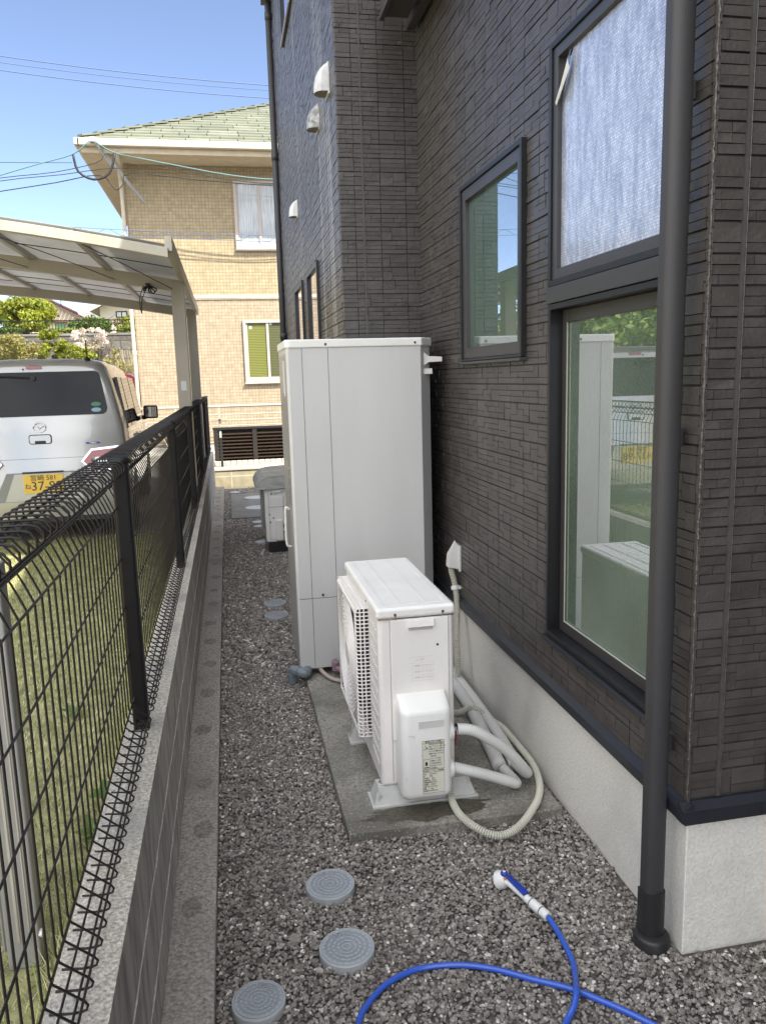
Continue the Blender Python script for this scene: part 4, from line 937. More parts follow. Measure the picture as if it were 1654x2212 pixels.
# ------------------------------------------------------------------ mesh fence
fx = -.335
fn = thing('mesh_fence', 'black welded mesh fence with looped top and bottom on the block wall', 'fence', (fx, 5, .62))
POST = [2.36, 4.50, 6.62, 8.75, 10.88, 12.32]
def fence_panel(ya, yb, coarse=False):
    mb = MB(); wr = .0023 if not coarse else .0025
    n = int((yb - ya) / .0505); ys = [ya + (yb - ya) * (k + .5) / n for k in range(n)]
    sg = 3 if not coarse else 2
    arc = lambda cx, cz, r, a0, a1, m: [(cx + r * math.cos(rad(a0 + (a1 - a0) * i / m)), cz + r * math.sin(rad(a0 + (a1 - a0) * i / m))) for i in range(m + 1)]
    pz = [(-.258, .655)] and []
    prof = [(fx - .005, .652), (fx + .028, .648)] + arc(fx + .046, .658, .010, -100, 60, sg) + [(fx + .006, .705), (fx + .002, .72), (fx + .002, 1.295), (fx - .010, 1.325), (fx - .022, 1.352)] \
        + [(fx + .025, 1.398)] + arc(fx + .020, 1.416, .020, -20, 95, sg) + arc(fx - .045, 1.416, .020, 85, 200, sg) + [(fx - .060, 1.40), (fx - .022, 1.352)]
    for y in ys: mb.tube([(a, y, z) for a, z in prof], wr, 5 if not coarse else 4, caps=False)
    hz = 6 if not coarse else 4
    for z, xo in ((.715, .006), (.86, .006), (1.005, .006), (1.15, .006), (1.30, .006), (.652, .012), (.652, .035), (.67, .05), (1.352, -.018), (1.392, .022), (1.392, -.052), (1.432, -.014)):
        mb.tube([(fx + xo, ya, z), (fx + xo, yb, z)], wr * 1.05, hz)
    return mb.build('mesh_panel', 'fence_wire', fn, smooth=True, fix=False)
ends = [-.6] + POST
for i in range(len(ends) - 1): fence_panel(ends[i] + (.02 if i else 0), ends[i + 1] - .02, coarse=i > 1)
for py in POST:
    mb = MB(); w_ = .0235; px = fx + .022
    mb.prism([(px + w_ * c_ * (1 if abs(c_) > .3 else 1), py + w_ * s_) for c_, s_ in [(math.copysign(abs(math.cos(a)) ** .45, math.cos(a)), math.copysign(abs(math.sin(a)) ** .45, math.sin(a))) for a in [2 * math.pi * k / 24 for k in range(24)]]], 'z', .60, 1.430)
    ps = mb.build('post', 'fence', fn)
    mb = MB(); mb.lathe([(.028, -.004), (.030, .002), (.027, .011), (.015, .016), (.002, .017)], (px, py, 1.430), 20); mb.build('cap', 'fence', ps, smooth=True)
    mb = MB()
    for (dy, z) in ((.034, 1.38),): mb.lathe([(.002, -.010), (.010, -.006), (.012, 0), (.010, .006), (.002, .010)], (fx + .040, py + dy, z), 10)
    mb.build('clamp_knob', 'knob', ps, smooth=True)
    mb = MB(); mb.tube(curve_pts([(fx + .004, py - .05, .70), (fx + .012, py - .02, .725), (fx + .016, py + .005, .70), (fx + .02, py - .01, .672)], 4), .0035, 5); mb.build('wire_tie', 'fence_wire', ps)

# ------------------------------------------------------------------ folded gate post close to the camera, beyond the fence
gt = thing('folded_gate', 'grey aluminium accordion gate folded behind the near end of the fence', 'gate', (-.60, 1.9, .25))
mb = MB(); mb.box(-.60, -.522, 1.84, 1.90, .255, 1.262); mb.box(-.612, -.60, 1.85, 1.89, .30, 1.25); g_ = mb.build('end_post', 'alu', gt, bevel=.006)
mb = MB(); mb.box(-.572, -.566, 1.8375, 1.8405, .33, 1.25); mb.box(-.545, -.542, 1.8375, 1.8405, .33, 1.25); mb.build('groove_line', 'alu_lt', g_)
for k in range(9):
    mb = MB(); mb.box(-.645 - k * .032, -.628 - k * .032, 1.86, 1.885, .33, 1.22); mb.build('slat', 'alu', gt, bevel=.003)
mb = MB(); mb.tube([(-.517, 1.85, .34), (-.524, 1.85, .34)], .010, 6); mb.build('bolt', 'nozzle', gt)

# ------------------------------------------------------------------ weeds by the wall
def weed(x, y, z, n, s, label):
    mb = MB(); R_ = random.Random(int(x * 1000 + y * 10))
    for k in range(n):
        a = 6.28 * k / n + R_.uniform(-.3, .3); d = Vector((math.cos(a), math.sin(a), .35 + R_.random() * .5)).normalized(); p = Vector((x, y, z + .01)); L_ = s * R_.uniform(.7, 1.2)
        side = d.cross(Vector((0, 0, 1))).normalized() * L_ * .28; q = p + d * L_ * .55; e_ = p + d * L_ + Vector((0, 0, -L_ * .15))
        mb.add([p, q + side, e_, q - side, q + Vector((0, 0, -.004))], [(0, 1, 4), (1, 2, 4), (2, 3, 4), (3, 0, 4)])
    return tag(mb.build('weed', 'weed'), label, 'weed', 'green weeds in the lawn')
weed(-.47, 2.36, .27, 9, .085, 'bright broadleaf weed against the block wall, near the bottom of the fence')
weed(-.455, 2.55, .29, 7, .08, 'taller broadleaf weed just behind the first one by the block wall')
weed(-.72, 3.35, .27, 8, .06, 'small low weed alone in the open lawn')

# ------------------------------------------------------------------ garden hose and nozzle
mb = MB(); HP_ = [(.860, 2.010, .026), (.866, 1.93, .016), (.859, 1.836, .014), (.835, 1.765, .022), (.812, 1.712, .040), (.790, 1.675, .030), (.753, 1.643, .014), (.70, 1.585, .013), (.62, 1.50, .013), (.50, 1.42, .013), (.36, 1.42, .013), (.25, 1.52, .013), (.222, 1.64, .013),
      (.237, 1.76, .013), (.279, 1.826, .013), (.34, 1.878, .013), (.426, 1.908, .013), (.531, 1.901, .013), (.628, 1.865, .013), (.725, 1.802, .013), (.81, 1.748, .013), (.874, 1.690, .013), (.956, 1.60, .013), (1.06, 1.46, .013), (1.15, 1.3, .013)]
mb.tube(curve_pts(HP_, 8), .0085, 12); tag(mb.build('garden_hose', 'hose', smooth=True), 'bright blue garden hose looping over the gravel', 'hose')
nz_ = thing('spray_nozzle', 'white spray nozzle with a blue lever on the end of the blue hose', 'nozzle', (.80, 2.12, 0))
mb = MB(); a = Vector((.860, 2.012, .026)); b = Vector((.784, 2.20, .040)); d = (b - a).normalized()
mb.tube([a, a + d * .028], .0145, 16); mb.tube([a + d * .032, a + d * .070], .0155, 18); mb.tube([a + d * .074, a + d * .096], .0125, 16); mb.tube([a + d * .096, a + d * .17, a + d * .198], [.011, .010, .012], 14)
mb.build('barrel', 'nozzle', nz_, smooth=False, bevel=.001)
mb = MB(); mb.tube([a + d * .027, a + d * .033], .0135, 16); mb.tube([a + d * .069, a + d * .075], .0130, 16); mb.build('seal_ring', 'grey_rub', nz_)
mb = MB(); hd = a + d * .198; fd = Vector((-.25, .35, -.25)).normalized(); mb.tube([hd - fd * .012, hd + fd * .004, hd + fd * .022], [.016, .027, .030], 24); mb.build('spray_head', 'nozzle', nz_, bevel=.002)
mb = MB(); u_ = Vector((0, 0, 1)); pts = [hd + u_ * .020 - d * .002, hd - d * .03 + u_ * .020, hd - d * .07 + u_ * .017, hd - d * .102 + u_ * .013]
sd_ = d.cross(u_).normalized(); vs = []
for p, w_ in zip(pts, (.007, .0085, .011, .0115)):
    for sgn, uu in ((-1, -.003), (-1, .004), (1, .004), (1, -.003)): vs.append(p + sd_ * sgn * w_ + u_ * uu)
mb.add(vs, [(4 * i + j, 4 * i + (j + 1) % 4, 4 * (i + 1) + (j + 1) % 4, 4 * (i + 1) + j) for i in range(3) for j in range(4)] + [(3, 2, 1, 0), (12, 13, 14, 15)])
mb.lathe([(.0125, -.004), (.0125, .004), (.009, .007)], (hd.x, hd.y, hd.z + .02), 20); mb.build('lever', 'hose_dk', nz_, bevel=.002)
mb = MB(); mb.lathe([(.005, 0), (.005, .001)], (hd.x, hd.y, hd.z + .0275), 12); mb.build('pivot', 'nozzle', nz_)
mb = MB(); mb.tube([hd + u_ * .014 - sd_ * .012 - d * .012, hd + u_ * .014 + sd_ * .012 - d * .012], .004, 8); mb.build('orange_ring', 'orange', nz_)

# ------------------------------------------------------------------ carport
M['blkplas_'] = mat('dark_gasket', (.04, .04, .04), .7, var=0)
cp = thing('carport', 'bronze aluminium carport with grey translucent roof over the parked car', 'carport', (-1.7, 8.4, .25))
def roof_z(x): t = max(0, -.33 - x); return 2.577 + .185 * t - .021 * t * t
XS = [-.33 - k * .28 for k in range(14)]
def arcbar(y0, y1, zoff, h, m, name, xs=XS):
    mb = MB(); vs = []; fs = []
    for i, x in enumerate(xs):
        z = roof_z(x) + zoff; vs += [(x, y0, z - h), (x, y1, z - h), (x, y1, z), (x, y0, z)]
    for i in range(len(xs) - 1):
        for j in range(4): fs.append((4 * i + j, 4 * i + (j + 1) % 4, 4 * i + 4 + (j + 1) % 4, 4 * i + 4 + j))
    k = len(vs) - 4; fs += [(3, 2, 1, 0), (k, k + 1, k + 2, k + 3)]; mb.add(vs, fs); return mb.build(name, m, cp, bevel=.003)
arcbar(5.66, 5.74, -.03, .065, 'alu_lt', 'front_edge'); arcbar(7.44, 7.56, -.035, .105, 'alu_br', 'beam'); arcbar(10.34, 10.46, -.035, .105, 'alu_br', 'beam'); arcbar(10.86, 10.92, .0, .05, 'alu_lt', 'rear_edge')
arcbar(5.72, 10.9, .0, .006, 'poly', 'roof_sheet')
for k in range(1, 12):
    x = -.33 - k * .62
    if x < -4.2: break
    mb = MB(); mb.bar((x, 5.74, roof_z(x) - .03), (x, 10.88, roof_z(x) - .03), .04, .045); mb.build('rafter', 'alu_br', cp)
for y in (6.3, 6.85, 8.2, 8.8, 9.4, 9.95):
    mb = MB()
    for i in range(len(XS) - 1): mb.bar((XS[i], y, roof_z(XS[i]) - .009), (XS[i + 1], y, roof_z(XS[i + 1]) - .009), .012, .006)
    mb.build('sheet_seam', 'blkplas_', cp)
mb = MB(); mb.bar((-.325, 5.68, 2.575), (-.325, 10.92, 2.575), .05, .10); mb.build('side_gutter', 'alu_lt', cp, bevel=.005)
for (y) in (7.5, 10.4):
    mb = MB(); mb.box(-.432, -.318, y - .07, y + .07, .22, 2.54); pst = mb.build('post', 'alu_br', cp, bevel=.006)
    if y < 8: mb = MB(); mb.box(-.400, -.352, y - .0735, y - .0705, 1.58, 1.665); mb.build('paper_notice', 'paper', pst)
# cords under the roof, with a tied bundle
mb = MB()
for (xa, xb) in ((-1.0, -.42), (-1.75, -.9), (-2.5, -1.6)): mb.tube(curve_pts([(xa, 5.70, roof_z(xa) - .06), ((xa + xb) / 2, 6.6, roof_z(xa) - .13), (xb, 7.43, roof_z(xb) - .12)], 5), .0035, 5)
R_ = random.Random(4)
for k in range(9):
    c0 = Vector((-.62, 7.41, 2.50)); a = R_.uniform(0, 6.28); L_ = R_.uniform(.03, .075); t1 = c0 + Vector((math.cos(a) * L_, -.02, math.sin(a) * L_ * .6 - .03)); t2 = c0 + Vector((math.cos(a + .5) * L_, -.03, math.sin(a + .5) * L_ * .6 - .03))
    mb.tube(curve_pts([c0, t1, t2, c0], 4), .006, 5)
mb.tube(curve_pts([(-.66, 7.40, 2.50), (-.70, 7.40, 2.38), (-.69, 7.40, 2.26), (-.68, 7.40, 2.38), (-.62, 7.40, 2.50)], 5), .0035, 5)
tag(mb.build('tie_cords', 'cord'), 'thin black cords under the carport roof tied in a bundle at the beam', 'cord')

# ------------------------------------------------------------------ small wagon car
M['paint'] = mat('silver_paint', (.44, .44, .445), .28, metal=.45, var=.02, coat=1.0)
M['carglass'] = mat('tinted_glass', (.012, .014, .018), .04, var=0, spec=.22)
M['blkplas'] = mat('black_trim', (.015, .015, .016), .5, var=0)
M['tyre'] = mat('tyre_rubber', (.018, .018, .018), .8, var=.1)
M['redlens'] = mat('red_lens', (.32, .012, .02), .12, var=.05, coat=1)
M['clearlens'] = mat('clear_lens', (.55, .54, .54), .12, metal=.5, var=.5, vs=40, coat=1)
M['chrome'] = mat('chrome', (.75, .76, .78), .12, metal=1, var=0)
M['plate'] = mat('yellow_plate', (.75, .50, .07), .5, var=.03)
M['plateink'] = mat('plate_ink', (.04, .045, .05), .5, var=0)
def make_car(label, loc, rz, paint, detail=True, name='parked_car', grp=None):
    car = thing(name, label, 'car', loc, grp, rz)
    st = [(-.045, .90, 1.575, .0), (-.02, .955, 1.60, 0), (.04, .985, 1.625, 0), (.14, 1, 1.642, 0), (.7, 1, 1.65, 0), (1.4, 1, 1.655, 0), (2.05, 1, 1.63, 0), (2.45, 1, 1.45, 0), (2.85, 1, 1.02, 0), (3.15, .985, .95, 0), (3.33, .93, .86, 0), (3.39, .84, .7, 0)]
    low = [(.25, .66), (.30, .715), (.42, .735), (.60, .7375), (.78, .736), (.92, .725)]
    rows = 16; vs = []; fs = []
    for si, (y, sx, tz, _) in enumerate(st):
        prof = []
        bl = min(.92, tz - .1)
        for z, x in low: prof.append((x * sx, min(z, bl - .02 * (low[-1][0] - z)) if z > bl else z))
        tops = [(.18, .715), (.45, .675), (.72, .63), (.88, .585), (.955, .53), (.985, .44), (.997, .28), (1, .10), (1, 0)]
        zl = prof[-1][1]
        for t, x in tops: prof.append((x * (sx if tz > 1.2 else 1.05 * sx) * (1.0), zl + (tz - zl) * t))
        def yo(z):
            lean = max(0, z - .95) * .13 if si < 4 else 0
            lean *= (1 - si / 4); bump_ = (-.03 if z < .74 else 0) * (1 if si < 3 else 0); return y + lean + bump_
        ring = [(x, yo(z), z) for x, z in prof]; ring += [(-x, yy, z) for x, yy, z in ring[-2::-1]]
        vs += ring; n = len(ring)
    for i in range(len(st) - 1):
        for j in range(n - 1): fs.append((i * n + j, i * n + j + 1, (i + 1) * n + j + 1, (i + 1) * n + j))
    # rear cap: bands between left and right of the first ring
    def cap(base, flip):
        h = n // 2
        for j in range(h):
            q = (base + j, base + j + 1, base + n - 2 - j, base + n - 1 - j)
            if len(set(q)) == 4: fs.append(q if flip else q[::-1])
            else: fs.append(tuple(dict.fromkeys(q)))
    cap(0, True); cap((len(st) - 1) * n, False)
    mb = MB(); mb.add(vs, fs); bd = mb.build('body', paint, car, smooth=True, local=True)
    fy = lambda z: -.045 + max(0, z - .95) * .13 + (-.03 if z < .74 else 0)
    def rearpoly(name, pts, m, out=.004, th=.01, par=None, bevel=0, x_=None):
        mb = MB(); k = len(pts); vs = [(x, fy(z) - out, z) for x, z in pts] + [(x, fy(z) + th, z) for x, z in pts]
        mb.add(vs, [tuple(range(k)), tuple(range(2 * k - 1, k - 1, -1))] + [(i, (i + 1) % k, k + (i + 1) % k, k + i) for i in range(k)]); return mb.build(name, m, par or car, local=True, bevel=bevel)
    def rr(x0, x1, z0, z1, r, m=5):
        out = []
        for cx, cz, a0 in ((x1 - r, z1 - r, 0), (x0 + r, z1 - r, 90), (x0 + r, z0 + r, 180), (x1 - r, z0 + r, 270)):
            for i in range(m + 1): a = rad(a0 + 90 * i / m); out.append((cx + r * math.cos(a), cz + r * math.sin(a)))
        return out
    wp = [(-.54, 1.145), (-.57, 1.165), (-.58, 1.20), (-.565, 1.30), (-.535, 1.49), (-.52, 1.515), (-.49, 1.528), (.49, 1.528), (.52, 1.515), (.535, 1.49), (.565, 1.30), (.58, 1.20), (.57, 1.165), (.54, 1.145)]
    gl = rearpoly('rear_window', wp, 'carglass', .006)
    def side(sgn):
        for (ya, yb, nm) in ((.22, .62, 'side_window'), (.70, 1.48, 'side_window'), (1.56, 2.28, 'side_window')):
            mb = MB(); z0, z1 = 1.0, 1.47; xa, xb = .728, .652
            vs = [(sgn * xa, ya, z0), (sgn * xa, yb + (.18 if yb > 2 else 0), z0), (sgn * xb, yb, z1), (sgn * xb, ya + (.05 if ya < .3 else 0), z1)]
            vs = [(x + sgn * .006, y, z) for x, y, z in vs] + [(x - sgn * .02, y, z) for x, y, z in vs]
            mb.add(vs, [(0, 1, 2, 3), (7, 6, 5, 4), (0, 1, 5, 4), (1, 2, 6, 5), (2, 3, 7, 6), (3, 0, 4, 7)]); mb.build(nm, 'carglass', car, local=True)
        mb = MB(); mb.box(*sorted((sgn * .735, sgn * .80)), 2.13, 2.17, .99, 1.04); mb.box(*sorted((sgn * .765, sgn * .925)), 2.12, 2.22, 1.0, 1.15); mr = mb.build('mirror', 'blkplas', car, local=True, bevel=.03, seg=3)
        mb = MB(); mb.box(*sorted((sgn * .785, sgn * .91)), 2.115, 2.121, 1.02, 1.135); mb.build('mirror_glass', 'glass_dark', mr, local=True)
        for yh in (1.35, 1.62): mb = MB(); mb.box(*sorted((sgn * .735, sgn * .765)), yh - .10, yh + .06, .86, .89); mb.build('door_handle', paint, car, local=True, bevel=.008)
        mb = MB()
        for yj in (.66, 1.52, 2.35): mb.box(*sorted((sgn * .7385, sgn * .7392)), yj - .003, yj + .003, .35, .95)
        mb.build('door_gap', 'seam', bd, local=True)
        for yw in (.52, 2.97):
            mb = MB()
            prof = [(.20, -.07), (.262, -.06), (.275, -.03), (.275, .03), (.262, .06), (.20, .07)]
            m2 = []; 
            for r, o_ in prof:
                for j in range(28): m2.append((sgn * .665 + o_ * sgn, yw + r * math.cos(2 * math.pi * j / 28), .275 + r * math.sin(2 * math.pi * j / 28)))
            mb.add(m2, [(i * 28 + j, i * 28 + (j + 1) % 28, (i + 1) * 28 + (j + 1) % 28, (i + 1) * 28 + j) for i in range(5) for j in range(28)]); w_ = mb.build('wheel', 'tyre', car, local=True)
            mb = MB(); mb.tube([(sgn * .68, yw, .275), (sgn * .728, yw, .275)], .195, 24); mb.tube([(sgn * .728, yw, .275), (sgn * .738, yw, .275)], [.06, .04], 12); mb.build('rim', 'alu', w_, local=True)
            mb = MB(); ar = [(yw + .315 * math.cos(rad(a)), max(.24, .29 + .315 * math.sin(rad(a)))) for a in range(-10, 191, 12)]; mb.prism(ar, 'x', *sorted((sgn * .700, sgn * .7388))); mb.build('wheel_arch', 'blkplas', car, local=True)
    side(1); side(-1)
    if detail:
        rearpoly('tailgate_gap', [(-.60, .768), (.60, .768), (.60, .774), (-.60, .774)], 'seam', .0015)
        for s in (1, -1):
            o_ = rearpoly('tail_lamp', [(s * .345, .735), (s * .42, .655), (s * .66, .675), (s * .66, .845), (s * .42, .825)], 'redlens', .012, bevel=.003)
            rearpoly('clear_lens', [(s * .405, .735), (s * .45, .69), (s * .60, .70), (s * .60, .80), (s * .44, .79)], 'clearlens', .016, par=o_)
            rearpoly('lamp_rim', [(s * .325, .735), (s * .42, .635), (s * .66, .655), (s * .66, .862), (s * .415, .842)], 'chrome', .007, par=o_)
        mb = MB(); bx = []
        pb = rearpoly('plate_recess', [(-.42, .40), (-.30, .655), (.30, .655), (.42, .40)], mat('bumper_grey_shade', (.22, .225, .23), .4), .002)
        rearpoly('plate_surround', [(-.33, .405), (-.235, .645), (.235, .645), (.33, .405)], paint, .006)
        pl = rearpoly('number_plate', rr(-.165, .165, .470, .635, .006, 2), 'plate', .014, bevel=.001)
        yy = fy(.55) - .0155
        text('lettering', '宮崎 581', .058, (0, yy, .604), (1, 0, 0), (0, 0, 1), 'plateink', pl, local=True, depth=.001)
        text('lettering', 'ね', .055, (-.132, yy, .530), (1, 0, 0), (0, 0, 1), 'plateink', pl, local=True, depth=.001)
        text('lettering', '37-98', .112, (.022, yy, .532), (1, 0, 0), (0, 0, 1), 'plateink', pl, local=True, depth=.0012)
        rearpoly('plate_lamp_bar', [(-.17, .648), (-.17, .662), (.17, .662), (.17, .648)], 'blkplas', .012)
        # round winged emblem
        mb = MB(); ey = fy(1.04) - .008
        mb.tube([(.052 * math.cos(a), ey, 1.045 + .042 * math.sin(a)) for a in [2 * math.pi * k / 28 for k in range(29)]], .0045, 6)
        mb.tube(curve_pts([(-.050, ey, 1.062), (-.030, ey, 1.060), (-.012, ey, 1.048), (0, ey, 1.034), (.012, ey, 1.048), (.030, ey, 1.060), (.050, ey, 1.062)], 4), .0055, 6)
        mb.build('emblem', 'chrome', car, smooth=True, local=True)
        h_ = rearpoly('tailgate_handle', rr(-.095, .095, .90, .985, .022), 'blkplas', .003); rearpoly('handle_bezel', rr(-.088, .088, .906, .979, .018), 'paint', .010, par=h_, bevel=.003); rearpoly('handle_grip', rr(-.045, .045, .906, .930, .004), 'blkplas', .013, par=h_)
        bdg = rearpoly('badge', rr(.375, .495, .885, .902, .006, 2), mat('blue_badge', (.02, .05, .35), .3), .005); text('lettering', 'HYBRID', .017, (.435, fy(.89) - .0055, .893), (1, 0, 0), (0, 0, 1), 'chrome', bdg, local=True)
        rearpoly('brake_light', rr(-.075, .055, 1.553, 1.578, .011), 'redlens', .010); rearpoly('camera', rr(-.105, -.09, 1.545, 1.56, .006), 'blkplas', .008)
        mb = MB(); mb.tube([(.43, .12, 1.62), (.43, .10, 1.80)], .006, 6); mb.lathe([(.028, 0), (.02, .02), (.008, .03)], (.43, .12, 1.622), 12); mb.build('antenna', 'blkplas', car, local=True)
        mb = MB(); z0 = 1.45; mb.tube([(-.02, fy(1.47) - .02, 1.475), (-.25, fy(1.49) - .025, 1.495), (-.45, fy(1.48) - .02, 1.48)], .008, 6); mb.tube([(-.02, fy(1.47) - .03, 1.475), (-.02, fy(1.47) + .01, 1.475)], .022, 10); mb.build('wiper', 'blkplas', car, local=True)
        for (z, m_) in ((1.235, mat('green_sticker', (.05, .22, .12), .4)), (1.185, mat('blue_sticker', (.25, .42, .60), .4))):
            rearpoly('sticker', [(.485 + .042 * math.cos(a), z + .019 * math.sin(a)) for a in [2 * math.pi * k / 18 for k in range(18)]], m_, .008, par=gl)
        mb = MB(); mb.box(-.62, .62, -.07, .05, .205, .262); mb.build('under_tray', 'blkplas', car, local=True)
    return car
make_car('silver kei wagon with yellow number plate parked under the carport, rear towards the camera', (-1.635, 7.44, .25), rad(2.5), 'paint')
make_car('red car barely showing behind the silver car beside the tan house corner', (-2.62, 18.6, .25), rad(0), mat('red_paint', (.55, .02, .03), .3, var=0, coat=1), detail=False, name='red_car')

# ------------------------------------------------------------------ tan house at the end
nh = thing('tan_house', 'two storey tan tiled house with green hip roof closing the end of the alley', 'house', (4, 20, .25))
FY, NX = 16.0, -1.63
M['tanU'] = tile_mat('tan_tile_upper', (.42, .345, .22), (.36, .29, .175), (.28, .23, .15), .062, .062, msize=.007, bump=.6, var=.15)
M['tanL'] = tile_mat('tan_tile_lower', (.42, .345, .245), (.36, .285, .20), (.29, .24, .175), .062, .062, msize=.007, bump=.6, var=.15)
mb = MB(); mb.box(NX, 9.5, FY, 22, 3.30, 5.82); mb.build('upper_wall', 'tanU', nh)
mb = MB(); mb.box(NX, 9.5, FY, 22, .45, 3.22); mb.build('lower_wall', 'tanL', nh)
mb = MB(); mb.box(NX - .02, 9.52, FY - .02, 22.02, 3.22, 3.30); mb.box(NX - .03, 9.53, FY - .03, 22.03, 3.245, 3.275); mb.build('ledge', mat('pale_ledge', (.60, .52, .42), .6), nh)
mb = MB(); mb.box(NX + .03, 9.47, FY + .03, 21.9, .2, .45); mb.build('foundation', 'found', nh)
mb = MB()
for x in np.arange(NX + .455, 9, .91): mb.box(x - .004, x + .004, FY - .0025, FY, .45, 5.8)
mb.build('panel_joint', mat('tan_joint', (.32, .25, .16), .7), nh)
EY, EX, EZ, PT = 15.30, -2.24, 5.86, .5
M['grn'] = mat('green_grey_tiles', (.26, .29, .20), .75, var=.2, vs=3, island=[(0, (.125, .135, .10)), (.5, (.15, .162, .12)), (1, (.185, .195, .15))])
mb = MB(); n = 16; stp = .225; R_ = random.Random(12)
for i in range(n):
    t0, t1 = i * stp, (i + 1) * stp + .03; za = EZ + .06 + t0 * PT; zb_ = za + (t1 - t0) * PT - .03
    xl = EX + t0; xr_ = 13.5 - t0; x = xl + R_.uniform(.1, .4); first = True; xs = [xl]
    while x < xr_: xs.append(x); x += R_.uniform(.42, .62)
    xs.append(xr_)
    for a_, b_ in zip(xs[:-1], xs[1:]):
        if a_ > 6: break
        k_ = stp if a_ == xl else 0
        mb.add([(a_, EY + t0, za), (b_ - .012, EY + t0, za), (b_ - .012, EY + t1, zb_), (a_ + k_, EY + t1, zb_), (a_, EY + t0, za - .035), (b_ - .012, EY + t0, za - .035)], [(0, 1, 2, 3), (0, 4, 5, 1)])
    mb.add([(EX + t0, EY + t0, za), (EX + t0, 22.7 - t0, za), (EX + t1, 22.7 - t1, zb_), (EX + t1, EY + t1, zb_), (EX + t0, EY + t0, za - .035), (EX + t0, 26.7 - t0, za - .035)], [(3, 2, 1, 0), (0, 1, 5, 4)])
rf = mb.build('roof', 'grn', nh, fix=False)
mb = MB()
for i in range(n): # ridge caps stepping up the hip
    t = i * stp; p = Vector((EX + t, EY + t, EZ + .080 + t * PT)); q = Vector((EX + t + stp + .05, EY + t + stp + .05, EZ + .075 + (t + stp) * PT)); mb.bar(p, q, .13, .03)
mb.build('hip_cap', 'grn', rf)
mb = MB(); mb.prism([(EX, EZ + .03), (13.5, EZ + .03), (13.5 - 3.6, EZ + 1.8), (EX + 3.6, EZ + 1.8)], 'y', 18.98, 19.02); mb.build('roof_core', 'grn', rf)
M['ivory'] = mat('ivory_trim', (.52, .47, .37), .5, var=.05)
mb = MB(); mb.box(EX - .05, 9.5, EY - .10, EY + .0, EZ - .10, EZ + .02); mb.box(EX - .10, EX + .0, EY - .10, 22.6, EZ - .10, EZ + .02); gtt = mb.build('gutter', 'ivory', nh, bevel=.015)
mb = MB(); mb.box(EX, 9.5, EY, EY + .03, EZ - .20, EZ - .0); mb.box(EX, EX + .03, EY + .03, 22.5, EZ - .20, EZ - .0); mb.build('fascia', mat('tan_fascia', (.50, .42, .30), .6), nh)
mb = MB(); mb.box(EX + .03, NX, EY + .03, 22.5, EZ - .20, EZ - .18); mb.box(NX, 9.5, EY + .03, FY, EZ - .20, EZ - .18); mb.build('soffit', mat('tan_soffit', (.50, .42, .31), .7), nh)
mb = MB(); mb.tube([(NX - .05, FY - .05, .3), (NX - .05, FY - .05, 5.15), (NX - .05, FY - .10, 5.35), (NX - .02, EY + .06, 5.64), (NX - .02, EY + .0, 5.74)], .036, 10); mb.build('drainpipe', 'ivory', nh)
mb = MB(); mb.tube([(NX - .05, FY - .05, 4.2), (NX - .05, FY - .05, 4.28)], .046, 10); mb.tube([(NX - .05, FY - .05, 2.2), (NX - .05, FY - .05, 2.28)], .046, 10); mb.build('pipe_clip', 'ivory', nh)
M['winfr'] = mat('mauve_grey_frame', (.45, .40, .37), .5, var=.04)
M['curtain'] = mat('lace_curtain', (.42, .46, .50), .5, var=.35, vs=9, stretch=(6, 1, .3), coat=.8)
def blind_mat(k=1.0, nm='green_blind'):
    m = mat(nm, (.40, .44, .06), .5, coat=.4); nt = m.node_tree; N = nt.nodes; L = nt.links; p = N['Principled BSDF']
    tc = N.new('ShaderNodeTexCoord'); w_ = N.new('ShaderNodeTexWave'); w_.bands_direction = 'Z'; w_.inputs['Scale'].default_value = 10; L.new(tc.outputs['Object'], w_.inputs['Vector'])
    r = N.new('ShaderNodeValToRGB'); r.color_ramp.elements[0].color = (.07 * k, .08 * k, .02, 1); r.color_ramp.elements[1].color = (.22 * k, .23 * k, .05, 1); L.new(w_.outputs['Fac'], r.inputs[0]); L.new(r.outputs[0], p.inputs['Base Color']); return m
M['blind'] = blind_mat(); M['blind_dim'] = blind_mat(.55, 'screened_blind')
def nwin(x0, x1, z0, z1, m, tagc):
    mb = MB(); f = .055
    mb.box(x0, x1, FY - .045, FY + .01, z0, z0 + f); mb.box(x0, x1, FY - .045, FY + .01, z1 - f, z1); mb.box(x0, x0 + f, FY - .045, FY + .01, z0 + f, z1 - f); mb.box(x1 - f, x1, FY - .045, FY + .01, z0 + f, z1 - f)
    xm = (x0 + x1) / 2; mb.box(xm - .025, xm + .025, FY - .03, FY + .01, z0 + f, z1 - f); mb.box(x0 - .02, x1 + .02, FY - .06, FY + .0, z0 - .03, z0 - .001)
    mb.box(x0 + f, x0 + f + .03, FY - .02, FY + .01, z0 + f, z1 - f); mb.box(x1 - f - .03, x1 - f, FY - .02, FY + .01, z0 + f, z1 - f); mb.box(x0 + f, x1 - f, FY - .019, FY + .01, z0 + f, z0 + f + .045)
    w_ = mb.build('window', 'winfr', nh, bevel=.004)
    for a_, b_, m_ in ((x0 + f, xm - .02, m), (xm + .02, x1 - f, 'blind_dim' if m == 'blind' else m)):
        mb = MB(); mb.box(a_, b_, FY - .008, FY - .002, z0 + f, z1 - f); mb.build('pane', m_, w_)
    if tagc: mb = MB(); mb.box(x0 + .12, x0 + .17, FY - .0095, FY - .0085, z1 - .17, z1 - .11); mb.box(xm + .04, xm + .09, FY - .0095, FY - .0085, z1 - .10, z1 - .04); mb.build('window_tag', mat('mint_tag', (.45, .70, .60), .5), w_)
nwin(.345, 1.30, 4.15, 5.40, 'curtain', False); nwin(.385, 1.33, 1.62, 2.82, 'blind', True)
